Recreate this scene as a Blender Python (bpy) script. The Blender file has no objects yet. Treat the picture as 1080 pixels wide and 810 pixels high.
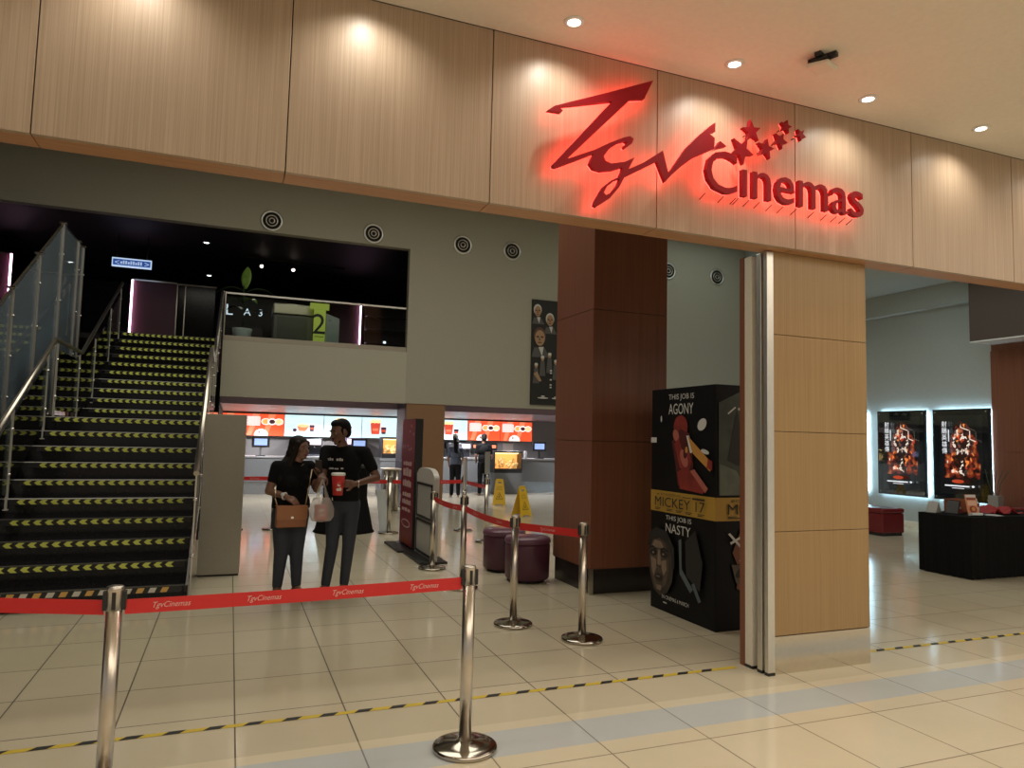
import bpy, bmesh, math, random
from mathutils import Vector, Matrix, Euler
from mathutils.geometry import tessellate_polygon
random.seed(7)
S = bpy.context.scene
COL = S.collection
PI = math.pi

# ------------------------------------------------------------------ camera, world, exposure, big lights
CAM_H = 1.6
def setup_camera():
    f, yaw, pitch, roll = 750.236, 0.374068131, 0.0758956758, 0.0235401087
    cy, sy, cp, sp = math.cos(yaw), math.sin(yaw), math.cos(pitch), math.sin(pitch)
    fwd = Vector((sy*cp, cy*cp, sp)); right = Vector((cy, -sy, 0)); up = right.cross(fwd)
    c, s = math.cos(roll), math.sin(roll)
    r2 = c*right + s*up; u2 = -s*right + c*up
    cd = bpy.data.cameras.new('camera'); co = bpy.data.objects.new('camera', cd); COL.objects.link(co)
    m = Matrix((r2, u2, -fwd)).transposed().to_4x4(); m.translation = Vector((0, 0, CAM_H))
    co.matrix_world = m
    cd.sensor_fit = 'HORIZONTAL'; cd.sensor_width = 36; cd.lens = 36*f/1080
    cd.clip_start = 0.05; cd.clip_end = 200
    S.camera = co
setup_camera()
S.view_settings.view_transform = 'Standard'; S.view_settings.look = 'None'
S.view_settings.gamma = 1; S.view_settings.use_curve_mapping = False
S.view_settings.exposure = 0.0
W = bpy.data.worlds.new('world'); S.world = W; W.use_nodes = True
W.node_tree.nodes['Background'].inputs[0].default_value = (1.0, 0.91, 0.80, 1)
W.node_tree.nodes['Background'].inputs[1].default_value = 0.34

def light(kind, name, loc, power, color=(1, 1, 1), parent=None, **k):
    d = bpy.data.lights.new(name, kind); d.energy = power; d.color = color
    for a, v in k.items():
        if a not in ('rot', 'aim'): setattr(d, a, v)
    o = bpy.data.objects.new(name, d); COL.objects.link(o); o.location = loc
    if 'rot' in k: o.rotation_euler = k['rot']
    if 'aim' in k: o.rotation_euler = (Vector(k['aim'])-Vector(loc)).to_track_quat('-Z', 'Y').to_euler()
    if parent: o.parent = parent
    return o
WARM = (1.0, 0.90, 0.76)
# mall concourse lighting (behind and above the camera)
light('AREA', 'concourse_light', (2.5, -2.0, 4.0), 260, WARM, shape='RECTANGLE', size=10, size_y=3.5)
light('AREA', 'concourse_light', (8.0, 1.2, 4.0), 110, WARM, shape='RECTANGLE', size=7, size_y=2.5)
# lobby: unseen area lights added for general fill and a greenish right side
light('AREA', 'lobby_fill', (2.5, 9.0, 7.05), 340, (1.0, 0.94, 0.80), shape='RECTANGLE', size=9, size_y=5)
light('AREA', 'lobby_fill', (10.6, 8.2, 4.70), 30, (0.86, 1.0, 0.95), shape='RECTANGLE', size=1.8, size_y=4.0)
light('AREA', 'lobby_fill', (10.5, 13.5, 6.9), 24, (0.86, 1.0, 0.95), shape='RECTANGLE', size=3.5, size_y=2.5)

# ------------------------------------------------------------------ materials
MATS = {}
def mat(name, col, rough=0.6, metal=0.0, emit=None, es=0.0, spec=None, alpha=None, trans=None, bump=None, vary=None, coat=None):
    if name in MATS: return MATS[name]
    m = bpy.data.materials.new(name); m.use_nodes = True; MATS[name] = m
    nt = m.node_tree; b = nt.nodes['Principled BSDF']
    b.inputs['Base Color'].default_value = (*col, 1); b.inputs['Roughness'].default_value = rough
    b.inputs['Metallic'].default_value = metal
    if spec is not None: b.inputs['Specular IOR Level'].default_value = spec
    if emit: b.inputs['Emission Color'].default_value = (*emit, 1); b.inputs['Emission Strength'].default_value = es
    if trans is not None: b.inputs['Transmission Weight'].default_value = trans
    if alpha is not None: b.inputs['Alpha'].default_value = alpha
    if coat: b.inputs['Coat Weight'].default_value = coat
    tc = nt.nodes.new('ShaderNodeTexCoord')
    n = nt.nodes.new('ShaderNodeTexNoise'); n.inputs['Scale'].default_value = (bump or vary or (30,))[0]
    nt.links.new(tc.outputs['Object'], n.inputs['Vector'])
    if bump:
        bp = nt.nodes.new('ShaderNodeBump'); bp.inputs['Strength'].default_value = bump[1]; bp.inputs['Distance'].default_value = 0.01
        nt.links.new(n.outputs[0], bp.inputs['Height']); nt.links.new(bp.outputs[0], b.inputs['Normal'])
    a = (vary or (30, 0.06))[1]
    mx = nt.nodes.new('ShaderNodeMix'); mx.data_type = 'RGBA'
    mx.inputs[6].default_value = (*[c*(1-a) for c in col], 1); mx.inputs[7].default_value = (*[min(1, c*(1+a)) for c in col], 1)
    nt.links.new(n.outputs[0], mx.inputs[0]); nt.links.new(mx.outputs[2], b.inputs['Base Color'])
    return m

def wood(name, c1, c2, rough=0.4, scale=(190, 190, 1.2), spec=0.4):
    m = bpy.data.materials.new(name); m.use_nodes = True; nt = m.node_tree; b = nt.nodes['Principled BSDF']
    tc = nt.nodes.new('ShaderNodeTexCoord'); mp = nt.nodes.new('ShaderNodeMapping'); mp.inputs['Scale'].default_value = scale
    n = nt.nodes.new('ShaderNodeTexNoise'); n.inputs['Scale'].default_value = 1.0; n.inputs['Detail'].default_value = 3
    rp = nt.nodes.new('ShaderNodeValToRGB'); rp.color_ramp.elements[0].position = 0.3; rp.color_ramp.elements[1].position = 0.72
    rp.color_ramp.elements[0].color = (*c1, 1); rp.color_ramp.elements[1].color = (*c2, 1)
    for a, b2 in ((tc.outputs['Object'], mp.inputs[0]), (mp.outputs[0], n.inputs['Vector']), (n.outputs[0], rp.inputs[0]), (rp.outputs[0], b.inputs['Base Color'])): nt.links.new(a, b2)
    b.inputs['Roughness'].default_value = rough; b.inputs['Specular IOR Level'].default_value = spec
    MATS[name] = m; return m

def tile(name, c1, c2, grout, ox, oy, w=0.6, h=0.6, rough=0.12, mortar=0.004):
    m = bpy.data.materials.new(name); m.use_nodes = True; nt = m.node_tree; b = nt.nodes['Principled BSDF']
    tc = nt.nodes.new('ShaderNodeTexCoord'); mp = nt.nodes.new('ShaderNodeMapping'); mp.inputs['Location'].default_value = (-ox, -oy, 0)
    br = nt.nodes.new('ShaderNodeTexBrick'); br.offset = 0; br.squash = 1
    br.inputs['Scale'].default_value = 1; br.inputs['Brick Width'].default_value = w; br.inputs['Row Height'].default_value = h
    br.inputs['Mortar Size'].default_value = mortar; br.inputs['Mortar Smooth'].default_value = 0.0
    br.inputs['Color1'].default_value = (*c1, 1); br.inputs['Color2'].default_value = (*c2, 1); br.inputs['Mortar'].default_value = (*grout, 1)
    n = nt.nodes.new('ShaderNodeTexNoise'); n.inputs['Scale'].default_value = 2.2; n.inputs['Detail'].default_value = 5
    mx = nt.nodes.new('ShaderNodeMix'); mx.data_type = 'RGBA'; mx.blend_type = 'MULTIPLY'; mx.inputs[0].default_value = 1
    rp = nt.nodes.new('ShaderNodeValToRGB'); rp.color_ramp.elements[0].color = (0.88, 0.86, 0.82, 1); rp.color_ramp.elements[1].color = (1, 1, 1, 1)
    L = nt.links.new
    L(tc.outputs['Object'], mp.inputs[0]); L(mp.outputs[0], br.inputs['Vector']); L(tc.outputs['Object'], n.inputs['Vector'])
    L(n.outputs[0], rp.inputs[0]); L(br.outputs[0], mx.inputs[6]); L(rp.outputs[0], mx.inputs[7]); L(mx.outputs[2], b.inputs['Base Color'])
    ma = nt.nodes.new('ShaderNodeMath'); ma.operation = 'MULTIPLY_ADD'; ma.inputs[1].default_value = 0.5; ma.inputs[2].default_value = rough
    L(br.outputs['Fac'], ma.inputs[0]); L(ma.outputs[0], b.inputs['Roughness'])
    b.inputs['Specular IOR Level'].default_value = 0.5
    MATS[name] = m; return m

OAK = wood('oak_veneer', (0.36, 0.26, 0.178), (0.48, 0.362, 0.262), 0.38)
OCHRE = wood('ochre_veneer', (0.31, 0.20, 0.088), (0.39, 0.26, 0.125), 0.38)
EDGE = wood('edge_veneer', (0.40, 0.20, 0.10), (0.50, 0.27, 0.14), 0.45, (2, 60, 60))
MAHOG = wood('mahogany_veneer', (0.19, 0.072, 0.040), (0.24, 0.095, 0.055), 0.32, (70, 70, 0.8))
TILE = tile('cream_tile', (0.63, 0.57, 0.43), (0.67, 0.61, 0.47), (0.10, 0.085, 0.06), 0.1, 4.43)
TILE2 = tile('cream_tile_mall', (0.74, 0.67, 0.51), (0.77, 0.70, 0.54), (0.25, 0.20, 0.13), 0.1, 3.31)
STRIPC = tile('cream_strip', (0.74, 0.67, 0.51), (0.77, 0.70, 0.54), (0.25, 0.2, 0.13), 0.1, 3.31, 0.6, 20)
STRIPB = tile('blue_strip', (0.56, 0.60, 0.62), (0.61, 0.65, 0.67), (0.2, 0.2, 0.2), 0.1, 3.31, 0.6, 20)
OLIVE = mat('olive_paint', (0.40, 0.38, 0.30), 0.8)
GREYP = mat('grey_paint', (0.40, 0.43, 0.41), 0.8)
SLAB = mat('putty_laminate', (0.44, 0.41, 0.34), 0.55)
PARA = mat('parapet_paint', (0.46, 0.44, 0.35), 0.75)
CEIL = mat('ceiling_paint', (0.76, 0.70, 0.61), 0.8)
BLACK = mat('black_paint', (0.016, 0.013, 0.012), 0.6)
BGLOSS = mat('black_gloss', (0.008, 0.008, 0.009), 0.14, spec=0.3)
DARKB = mat('dark_brown_paint', (0.05, 0.032, 0.022), 0.7)
PSTEEL = mat('post_steel', (0.62, 0.60, 0.54), 0.38, 0.45)
STEEL = mat('brushed_steel', (0.62, 0.57, 0.50), 0.28, 1.0)
CHROME = mat('chrome', (0.75, 0.74, 0.72), 0.10, 1.0)
ALU = mat('aluminium', (0.78, 0.77, 0.72), 0.35, 0.9)
WHITEP = mat('white_enamel', (0.80, 0.80, 0.78), 0.4)
CREAMP = mat('cream_enamel', (0.72, 0.68, 0.58), 0.4)
BPLAST = mat('black_plastic', (0.015, 0.015, 0.016), 0.4)
RED = mat('red_belt', (0.62, 0.022, 0.022), 0.55, bump=(400, 0.1))
REDSIGN = mat('sign_red', (0.28, 0.006, 0.012), 0.5, emit=(1, 0.03, 0.04), es=0.03, spec=0.25)
LED = mat('red_led', (1, 0.1, 0.1), 0.5, emit=(1.0, 0.055, 0.045), es=11)
GLASS = mat('clear_glass', (0.92, 0.97, 0.95), 0.03, trans=1.0, spec=0.5)
GLASS.node_tree.nodes['Principled BSDF'].inputs['IOR'].default_value = 1.45
def thin_glass(name, tint, refl, painted_sheen=None):
    m = bpy.data.materials.new(name); m.use_nodes = True; nt = m.node_tree; nt.nodes.remove(nt.nodes['Principled BSDF'])
    out = nt.nodes['Material Output']; t = nt.nodes.new('ShaderNodeBsdfTransparent'); t.inputs[0].default_value = (*tint, 1)
    g = nt.nodes.new('ShaderNodeBsdfGlossy'); g.inputs['Roughness'].default_value = 0.03
    fr = nt.nodes.new('ShaderNodeFresnel'); fr.inputs[0].default_value = refl
    mx = nt.nodes.new('ShaderNodeMixShader')
    for a, b in ((fr.outputs[0], mx.inputs[0]), (t.outputs[0], mx.inputs[1]), (g.outputs[0], mx.inputs[2]), (mx.outputs[0], out.inputs[0])): nt.links.new(a, b)
    if painted_sheen:
        d = nt.nodes.new('ShaderNodeBsdfDiffuse'); d.inputs[0].default_value = (*painted_sheen[:3], 1); m2 = nt.nodes.new('ShaderNodeMixShader'); m2.inputs[0].default_value = painted_sheen[3]
        nt.links.new(mx.outputs[0], m2.inputs[1]); nt.links.new(d.outputs[0], m2.inputs[2]); nt.links.new(m2.outputs[0], out.inputs[0])
    MATS[name] = m; return m
PANE = thin_glass('pane_glass', (0.86, 0.92, 0.91), 1.5)
PANES = thin_glass('screen_glass', (0.70, 0.78, 0.80), 1.9, (0.55, 0.68, 0.78, 0.14))  # bluish diffuse share paints the sheen of reflections into the glass
PANER = thin_glass('rail_glass', (0.60, 0.66, 0.66), 2.0)
def flat(name, col, rough=0.6): return mat('c_'+name, col, rough)
def glow(name, col, s): return mat('g_'+name, col, 0.5, emit=col, es=s)

# ------------------------------------------------------------------ mesh builder
class MB:
    def __init__(s): s.bm = bmesh.new()
    def box(s, x0, x1, y0, y1, z0, z1, mi=0):
        x0, x1 = min(x0, x1), max(x0, x1); y0, y1 = min(y0, y1), max(y0, y1); z0, z1 = min(z0, z1), max(z0, z1)
        v = [s.bm.verts.new(p) for p in ((x0,y0,z0),(x1,y0,z0),(x1,y1,z0),(x0,y1,z0),(x0,y0,z1),(x1,y0,z1),(x1,y1,z1),(x0,y1,z1))]
        for q in ((3,2,1,0),(4,5,6,7),(0,1,5,4),(1,2,6,5),(2,3,7,6),(3,0,4,7)):
            f = s.bm.faces.new([v[i] for i in q]); f.material_index = mi
        return s
    def bar(s, p0, p1, w, h, up=(0, 0, 1), mi=0):
        p0, p1 = Vector(p0), Vector(p1); d = (p1-p0).normalized(); u = Vector(up)
        sd = d.cross(u)
        if sd.length < 1e-5: sd = d.cross(Vector((0, 1, 0)))
        sd.normalize(); u = sd.cross(d)
        v = []
        for p in (p0, p1):
            for a, b in ((-1,-1),(1,-1),(1,1),(-1,1)): v.append(s.bm.verts.new(p+sd*(a*w/2)+u*(b*h/2)))
        for q in ((3,2,1,0),(4,5,6,7),(0,1,5,4),(1,2,6,5),(2,3,7,6),(3,0,4,7)):
            f = s.bm.faces.new([v[i] for i in q]); f.material_index = mi
        return s
    def tube(s, pts, r, n=12, mi=0, smooth=True, r2=None):
        pts = [Vector(p) for p in pts]; rings = []
        for i, p in enumerate(pts):
            d = (pts[min(i+1, len(pts)-1)]-pts[max(i-1, 0)]).normalized()
            a = d.cross(Vector((0, 0, 1)))
            if a.length < 1e-3: a = d.cross(Vector((0, 1, 0)))
            a.normalize(); b = a.cross(d)
            rr = r if r2 is None else r+(r2-r)*i/(len(pts)-1)
            rings.append([s.bm.verts.new(p+a*rr*math.cos(2*PI*k/n)+b*rr*math.sin(2*PI*k/n)) for k in range(n)])
        for i in range(len(rings)-1):
            for k in range(n):
                f = s.bm.faces.new((rings[i][k], rings[i][(k+1)%n], rings[i+1][(k+1)%n], rings[i+1][k])); f.smooth = smooth; f.material_index = mi
        for rg in (rings[0], rings[-1]):
            f = s.bm.faces.new(rg); f.material_index = mi
        return s
    def lathe(s, prof, c=(0, 0, 0), n=28, mi=0, axis='Z', smooth=True, closed=False):
        rings = []
        for r, z in prof:
            ring = []
            for k in range(n):
                x, y = r*math.cos(2*PI*k/n), r*math.sin(2*PI*k/n)
                p = (x, y, z) if axis == 'Z' else (x, z, y) if axis == 'Y' else (z, x, y)
                ring.append(s.bm.verts.new((c[0]+p[0], c[1]+p[1], c[2]+p[2])))
            rings.append(ring)
        if closed: rings.append(rings[0])
        for i in range(len(rings)-1):
            for k in range(n):
                f = s.bm.faces.new((rings[i][k], rings[i][(k+1)%n], rings[i+1][(k+1)%n], rings[i+1][k])); f.smooth = smooth; f.material_index = mi
        for rg in () if closed else (rings[0], rings[-1]):
            f = s.bm.faces.new(rg); f.material_index = mi
        return s
    def prism(s, pts, o, u, v, depth, mi=0, holes=()):
        """flat outline in the (u,v) plane at o, pushed along u x v * depth"""
        o, u, v = Vector(o), Vector(u), Vector(v); nrm = u.cross(v).normalized()*depth
        loops = [pts]+list(holes); flatp = [Vector((a, b, 0)) for L in loops for a, b in L]
        tris = tessellate_polygon([[Vector((a, b, 0)) for a, b in L] for L in loops])
        A = [s.bm.verts.new(o+u*p.x+v*p.y) for p in flatp]; B = [s.bm.verts.new(o+u*p.x+v*p.y+nrm) for p in flatp]
        for t in tris:
            for T in (A, B):
                try: f = s.bm.faces.new([T[i] for i in t]); f.material_index = mi
                except ValueError: pass
        k = 0
        for L in loops:
            n = len(L)
            for i in range(n):
                try: f = s.bm.faces.new((A[k+i], A[k+(i+1)%n], B[k+(i+1)%n], B[k+i])); f.material_index = mi
                except ValueError: pass
            k += n
        return s
    def ball(s, c, r, mi=0, sc=(1, 1, 1), rot=None, sub=2, smooth=True):
        m = Matrix.Translation(Vector(c)) @ (rot or Matrix()).to_4x4() @ Matrix.Diagonal((r*sc[0], r*sc[1], r*sc[2], 1))
        res = bmesh.ops.create_icosphere(s.bm, subdivisions=sub, radius=1, matrix=m)
        for v in res['verts']:
            for f in v.link_faces: f.smooth = smooth; f.material_index = mi
        return s
    def grid(s, P, mi=0, smooth=True):
        V = [[s.bm.verts.new(p) for p in row] for row in P]
        for i in range(len(V)-1):
            for j in range(len(V[0])-1):
                f = s.bm.faces.new((V[i][j], V[i][j+1], V[i+1][j+1], V[i+1][j])); f.smooth = smooth; f.material_index = mi
        return s
    def build(s, name, mats, parent=None, bevel=0, fix=True):
        if fix: bmesh.ops.recalc_face_normals(s.bm, faces=s.bm.faces)
        me = bpy.data.meshes.new(name); s.bm.to_mesh(me); s.bm.free()
        o = bpy.data.objects.new(name, me); COL.objects.link(o)
        for m in (mats if isinstance(mats, (list, tuple)) else [mats]): me.materials.append(m)
        if parent: o.parent = parent
        if bevel:
            b = o.modifiers.new('bevel', 'BEVEL'); b.width = bevel; b.segments = 2; b.limit_method = 'ANGLE'; b.angle_limit = 0.6
        return o

def thing(name, label, cat, loc=(0, 0, 0), rz=0, group=None):
    o = bpy.data.objects.new(name, None); COL.objects.link(o); o.location = loc; o.rotation_euler = (0, 0, rz)
    o.empty_display_size = 0.1
    return tag(o, label, cat, group)
def tag(o, label, cat, group=None):
    o['label'] = label; o['category'] = cat
    if group: o['group'] = group
    return o
def struct(o): o['kind'] = 'structure'; return o
def copy_tree(o, parent=None):
    c = o.copy(); COL.objects.link(c)
    if parent: c.parent = parent
    for ch in list(o.children): copy_tree(ch, c)
    return c
def stext(o): return o

_tc = {}
def text2d(body, width=None, height=None, shear=0.0):
    """flat filled outline of a text: verts, faces; scaled to width or height, left-bottom at 0,0"""
    key = (body, shear)
    if key not in _tc:
        cu = bpy.data.curves.new('tmp', 'FONT'); cu.body = body; cu.shear = shear; cu.resolution_u = 3
        o = bpy.data.objects.new('tmp', cu); COL.objects.link(o)
        bpy.context.view_layer.update()
        dg = bpy.context.evaluated_depsgraph_get(); me = bpy.data.meshes.new_from_object(o.evaluated_get(dg))
        V = [(v.co.x, v.co.y) for v in me.vertices]; F = [tuple(p.vertices) for p in me.polygons]
        bpy.data.objects.remove(o); bpy.data.curves.remove(cu); bpy.data.meshes.remove(me)
        x0 = min(v[0] for v in V); y0 = min(v[1] for v in V)
        _tc[key] = ([(x-x0, y-y0) for x, y in V], F)
    V, F = _tc[key]
    w = max(v[0] for v in V); h = max(v[1] for v in V)
    sx = sy = 1.0
    if width and height: sx, sy = width/w, height/h
    elif width: sx = sy = width/w
    elif height: sx = sy = height/h
    return [(x*sx, y*sy) for x, y in V], F

class Art:
    """flat print in the plane o,u,v: coloured shapes a hair apart, in one mesh"""
    def __init__(s, o, u, v, lift=0.0012):
        s.o, s.u, s.v = Vector(o), Vector(u).normalized(), Vector(v).normalized(); s.n = s.u.cross(s.v); s.lift = lift; s.k = 0
        s.bm = bmesh.new(); s.mats = []
    def mi(s, m):
        if m not in s.mats: s.mats.append(m)
        return s.mats.index(m)
    def P(s, a, b): return s.o+s.u*a+s.v*b+s.n*(s.lift*s.k)
    def poly(s, m, pts, up=True):
        if up: s.k += 1
        i = s.mi(m); V = [s.bm.verts.new(s.P(a, b)) for a, b in pts]
        for t in tessellate_polygon([[Vector((a, b, 0)) for a, b in pts]]):
            f = s.bm.faces.new([V[j] for j in t]); f.material_index = i
        return s
    def rect(s, m, a0, b0, a1, b1, up=True): return s.poly(m, [(a0, b0), (a1, b0), (a1, b1), (a0, b1)], up)
    def ell(s, m, a, b, ra, rb, n=20, up=True, rot=0):
        c, q = math.cos(rot), math.sin(rot)
        return s.poly(m, [(a+ra*math.cos(t)*c-rb*math.sin(t)*q, b+ra*math.cos(t)*q+rb*math.sin(t)*c) for t in [2*PI*k/n for k in range(n)]], up)
    def text(s, m, body, a, b, width=None, height=None, shear=0, rot=0, up=True):
        if up: s.k += 1
        i = s.mi(m); V, F = text2d(body, width, height, shear); c, q = math.cos(rot), math.sin(rot)
        vs = [s.bm.verts.new(s.P(a+x*c-y*q, b+x*q+y*c)) for x, y in V]
        for f in F:
            ff = s.bm.faces.new([vs[j] for j in f]); ff.material_index = i
        return s
    def build(s, name, parent=None):
        for f in s.bm.faces:
            f.normal_update()
            if f.normal.dot(s.n) < 0: f.normal_flip()
        me = bpy.data.meshes.new(name); s.bm.to_mesh(me); s.bm.free()
        o = bpy.data.objects.new(name, me); COL.objects.link(o)
        for m in s.mats: me.materials.append(m)
        if parent: o.parent = parent
        return o

# ------------------------------------------------------------------ the shell
def S_box(name, m, *b, bevel=0): return struct(MB().box(*b).build(name, m, None, bevel))
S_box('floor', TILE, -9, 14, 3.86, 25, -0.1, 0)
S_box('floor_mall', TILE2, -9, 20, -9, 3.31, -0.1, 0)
o = MB().box(-9, 20, 3.31, 3.46, -0.1, 0).box(-9, 20, 3.76, 3.86, -0.1, 0).build('trim_1', STRIPC); struct(o)
struct(MB().box(-9, 20, 3.46, 3.76, -0.1, 0).build('trim_2', STRIPB))
S_box('ceiling_mall', CEIL, -9, 20, -9, 3.93, 4.08, 4.2)
# wood fascia over the entrance: seamed panels on a dark backing, wrapped under as the soffit
f = MB()
xs = [-5.63+1.1667*k for k in range(16)]
for a, b in zip(xs[:-1], xs[1:]): f.box(a+0.003, b-0.003, 3.93, 3.965, 3.0, 4.075)
fascia = struct(f.build('wall_front', OAK, None, 0.002))
f = MB()
for a, b in zip(xs[:-1], xs[1:]): f.box(a+0.003, b-0.003, 3.967, 4.12, 3.0, 3.03)
struct(f.build('trim_3', EDGE))
S_box('wall_fascia_back', DARKB, -9, 14, 3.97, 4.10, 3.032, 7.3)
# back wall of the lobby with the long opening to the upper floor
S_box('wall_back', OLIVE, -9, 3.53, 15.4, 15.6, 5.76, 7.3)
S_box('wall_back_right', OLIVE, 3.53, 13.0, 15.4, 15.6, 2.31, 7.3)
S_box('wall_parapet', PARA, -0.24, 3.53, 15.4, 15.58, 2.31, 3.44)
S_box('wall_right', GREYP, 12.75, 12.9, 8.75, 25, 0, 7.3)
S_box('wall_left', BLACK, -9.2, -9, 3.9, 25, 0, 7.3)
o = MB()
for a, b in ((0.14, 1.55), (1.556, 3.37)): o.box(12.72, 12.9, 4.1, 8.747, a, b)
o.box(12.75, 12.9, 4.1, 8.747, 0, 0.14); o.box(12.735, 12.9, 4.11, 8.74, 0.1, 3.48)
struct(o.build('wall_right_brown', MAHOG, None, 0.003))
S_box('beam', mat('beam_brown', (0.075, 0.048, 0.034), 0.6), 12.2, 12.9, 4.1, 8.75, 3.51, 4.75)
S_box('trim_5', WHITEP, 12.2, 12.9, 4.1, 8.75, 3.49, 3.508)
S_box('ceiling_lobby', GREYP, 9.9, 12.75, 4.1, 11.9, 4.75, 4.85)
S_box('trim_4', GREYP, 12.55, 12.75, 8.9, 11.9, 4.33, 4.75)
S_box('baseboard_right', CREAMP, 12.72, 12.75, 8.76, 15.4, 0, 0.13)
S_box('ceiling_hall', OLIVE, -9, 13, 4.0, 15.6, 7.3, 7.4)
# upper floor and what is under it
S_box('floor_upper', BLACK, -0.24, 13, 15.58, 25, 2.5, 3.44)
S_box('ceiling_upper', BLACK, -9, 13, 15.6, 25, 6.0, 6.1)
S_box('floor_upper_left', BLACK, -9, -0.24, 15.74, 25, 3.34, 3.44)
UCEIL = mat('concession_ceiling', (0.30, 0.23, 0.28), 0.3)
S_box('ceiling_concession', UCEIL, -0.24, 13, 15.58, 16.4, 2.36, 2.42)
S_box('ceiling_concession_low', UCEIL, -0.24, 13, 16.4, 22.7, 2.20, 2.42)
S_box('wall_rear', BLACK, -9, 13, 24.0, 24.2, 0, 6.1)
BACKC = mat('concession_wall', (0.22, 0.21, 0.21), 0.35)
S_box('wall_concession', BACKC, -0.24, 13, 22.7, 22.85, 0, 2.36)
S_box('wall_stair_side', BLACK, -0.26, -0.24, 15.6, 22.7, 0, 2.4)
# pillars
p = MB()
for a, b in ((0.262, 0.98), (0.984, 1.69), (1.694, 2.39), (2.394, 2.998)): p.box(3.58, 4.50, 4.05, 4.11, a, b)
pil = struct(p.build('pillar', OCHRE, None, 0.002)); pil['label'] = 'ochre wood clad pillar at the entrance with steel kick plate'
MB().box(3.585, 4.495, 4.045, 4.112, 0, 0.258).build('kick_plate', mat('mirror_steel', (0.72, 0.68, 0.6), 0.16, 1.0), pil, 0.002)
MB().box(3.62, 4.48, 4.112, 4.14, 0, 3.0).box(3.62, 3.66, 4.14, 4.29, 0, 3.0).box(4.42, 4.48, 4.14, 4.29, 0, 3.0).box(3.62, 4.48, 4.29, 4.32, 0, 3.0).build('core', MAHOG, pil)
p = MB()
for a, b in ((0.26, 1.588), (1.593, 2.995), (3.0, 4.4), (4.405, 7.3)): p.box(3.54, 4.46, 6.68, 7.60, a, b)
pil = struct(p.build('pillar', MAHOG, None, 0.003)); pil['label'] = 'tall square reddish brown pillar inside the lobby'
MB().box(3.55, 4.45, 6.69, 7.59, 0.25, 7.3).build('core', mat('core_dark', (0.05, 0.02, 0.012), 0.6), pil)
MB().box(3.56, 4.44, 6.70, 7.58, 0, 0.25).build('plinth', mat('dark_plinth', (0.03, 0.025, 0.022), 0.2), pil)
MB().box(3.535, 3.575, 6.672, 6.71, 0, 0.262).build('corner_guard', STEEL, pil)
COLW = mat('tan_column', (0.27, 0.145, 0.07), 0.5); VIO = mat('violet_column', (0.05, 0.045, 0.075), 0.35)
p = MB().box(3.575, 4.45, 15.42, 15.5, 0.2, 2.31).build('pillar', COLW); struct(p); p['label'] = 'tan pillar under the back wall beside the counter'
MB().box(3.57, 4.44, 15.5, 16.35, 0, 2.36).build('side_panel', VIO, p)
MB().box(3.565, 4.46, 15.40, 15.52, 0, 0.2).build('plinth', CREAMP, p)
PART = MB().box(-0.27, 0.165, 8.62, 8.78, 0.02, 1.79).build('partition', SLAB, None, 0.004)
tag(PART, 'putty coloured low partition standing beside the foot of the stairs', 'partition')
MB().box(-0.26, 0.155, 8.63, 8.77, 0, 0.022).build('base', BLACK, PART)

# hazard tape stuck on the floor along the entrance line
YEL = flat('tape_yellow', (0.62, 0.46, 0.04), 0.5); BLK = flat('tape_black', (0.015, 0.015, 0.015), 0.5)
def hazard(x0, x1, name, lab):
    A = Art((x0, 4.25, 0.001), (1, 0, 0), (0, 1, 0), 0.0006); A.rect(YEL, 0, 0, x1-x0, 0.042); n = int((x1-x0)/0.2); A.k += 1
    for k in range(n):
        a = 0.2*k+0.04
        A.poly(BLK, [(a, 0), (a+0.085, 0), (a+0.12, 0.042), (a+0.035, 0.042)], up=False)
    tag(A.build(name), lab, 'floor tape')
hazard(-2.1, 3.45, 'hazard_tape', 'yellow and black hazard tape on the floor below the red belt barrier')
hazard(4.55, 9.5, 'hazard_tape', 'yellow and black hazard tape on the floor right of the ochre pillar')

# ------------------------------------------------------------------ illuminated sign
LOGO = [(1.686,3.582),(1.734,3.620),(2.134,3.794),(2.427,3.926),(2.361,3.789),(2.261,3.766),(1.823,3.303),(2.008,3.392),(2.115,3.456),(2.212,3.507),(2.261,3.525),(2.287,3.512),(2.274,3.479),(2.225,3.438),(2.215,3.452),(2.241,3.479),(2.225,3.485),(2.176,3.465),(2.110,3.415),(2.074,3.362),(2.087,3.335),(2.129,3.325),(2.226,3.352),(2.294,3.392),(2.252,3.309),(2.363,3.372),(2.504,3.474),(2.548,3.327),(2.594,3.391),(2.688,3.527),(2.791,3.631),(2.858,3.692),(2.913,3.738),(2.913,3.673),(2.866,3.651),(2.909,3.631),(2.904,3.555),(2.844,3.522),(2.740,3.466),(2.638,3.385),(2.566,3.317),(2.524,3.270),(2.462,3.394),(2.363,3.335),(2.222,3.251),(2.186,3.183),(2.120,3.101),(2.028,3.033),(2.009,3.040),(2.019,3.077),(2.071,3.166),(2.131,3.218),(2.185,3.249),(2.203,3.290),(2.208,3.313),(2.142,3.284),(2.058,3.263),(2.004,3.269),(1.975,3.300),(1.988,3.336),(2.006,3.367),(1.756,3.237),(1.731,3.235),(1.727,3.252),(2.129,3.727),(1.759,3.618),(1.790,3.600),(1.773,3.586)]
HOLE = [(2.078,3.132),(2.101,3.176),(2.155,3.220),(2.189,3.236),(2.173,3.198),(2.132,3.142),(2.094,3.117)]
TRI = [(2.953,3.617),(3.007,3.590),(2.908,3.552)]
sign = thing('cinema_sign', 'red halo-lit cinema name sign on the wood fascia', 'sign', (2.9, 3.93, 3.5))
SX, SZ = 2.9, 3.5
def rel(L): return [(a-SX, b-SZ) for a, b in L]
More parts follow.
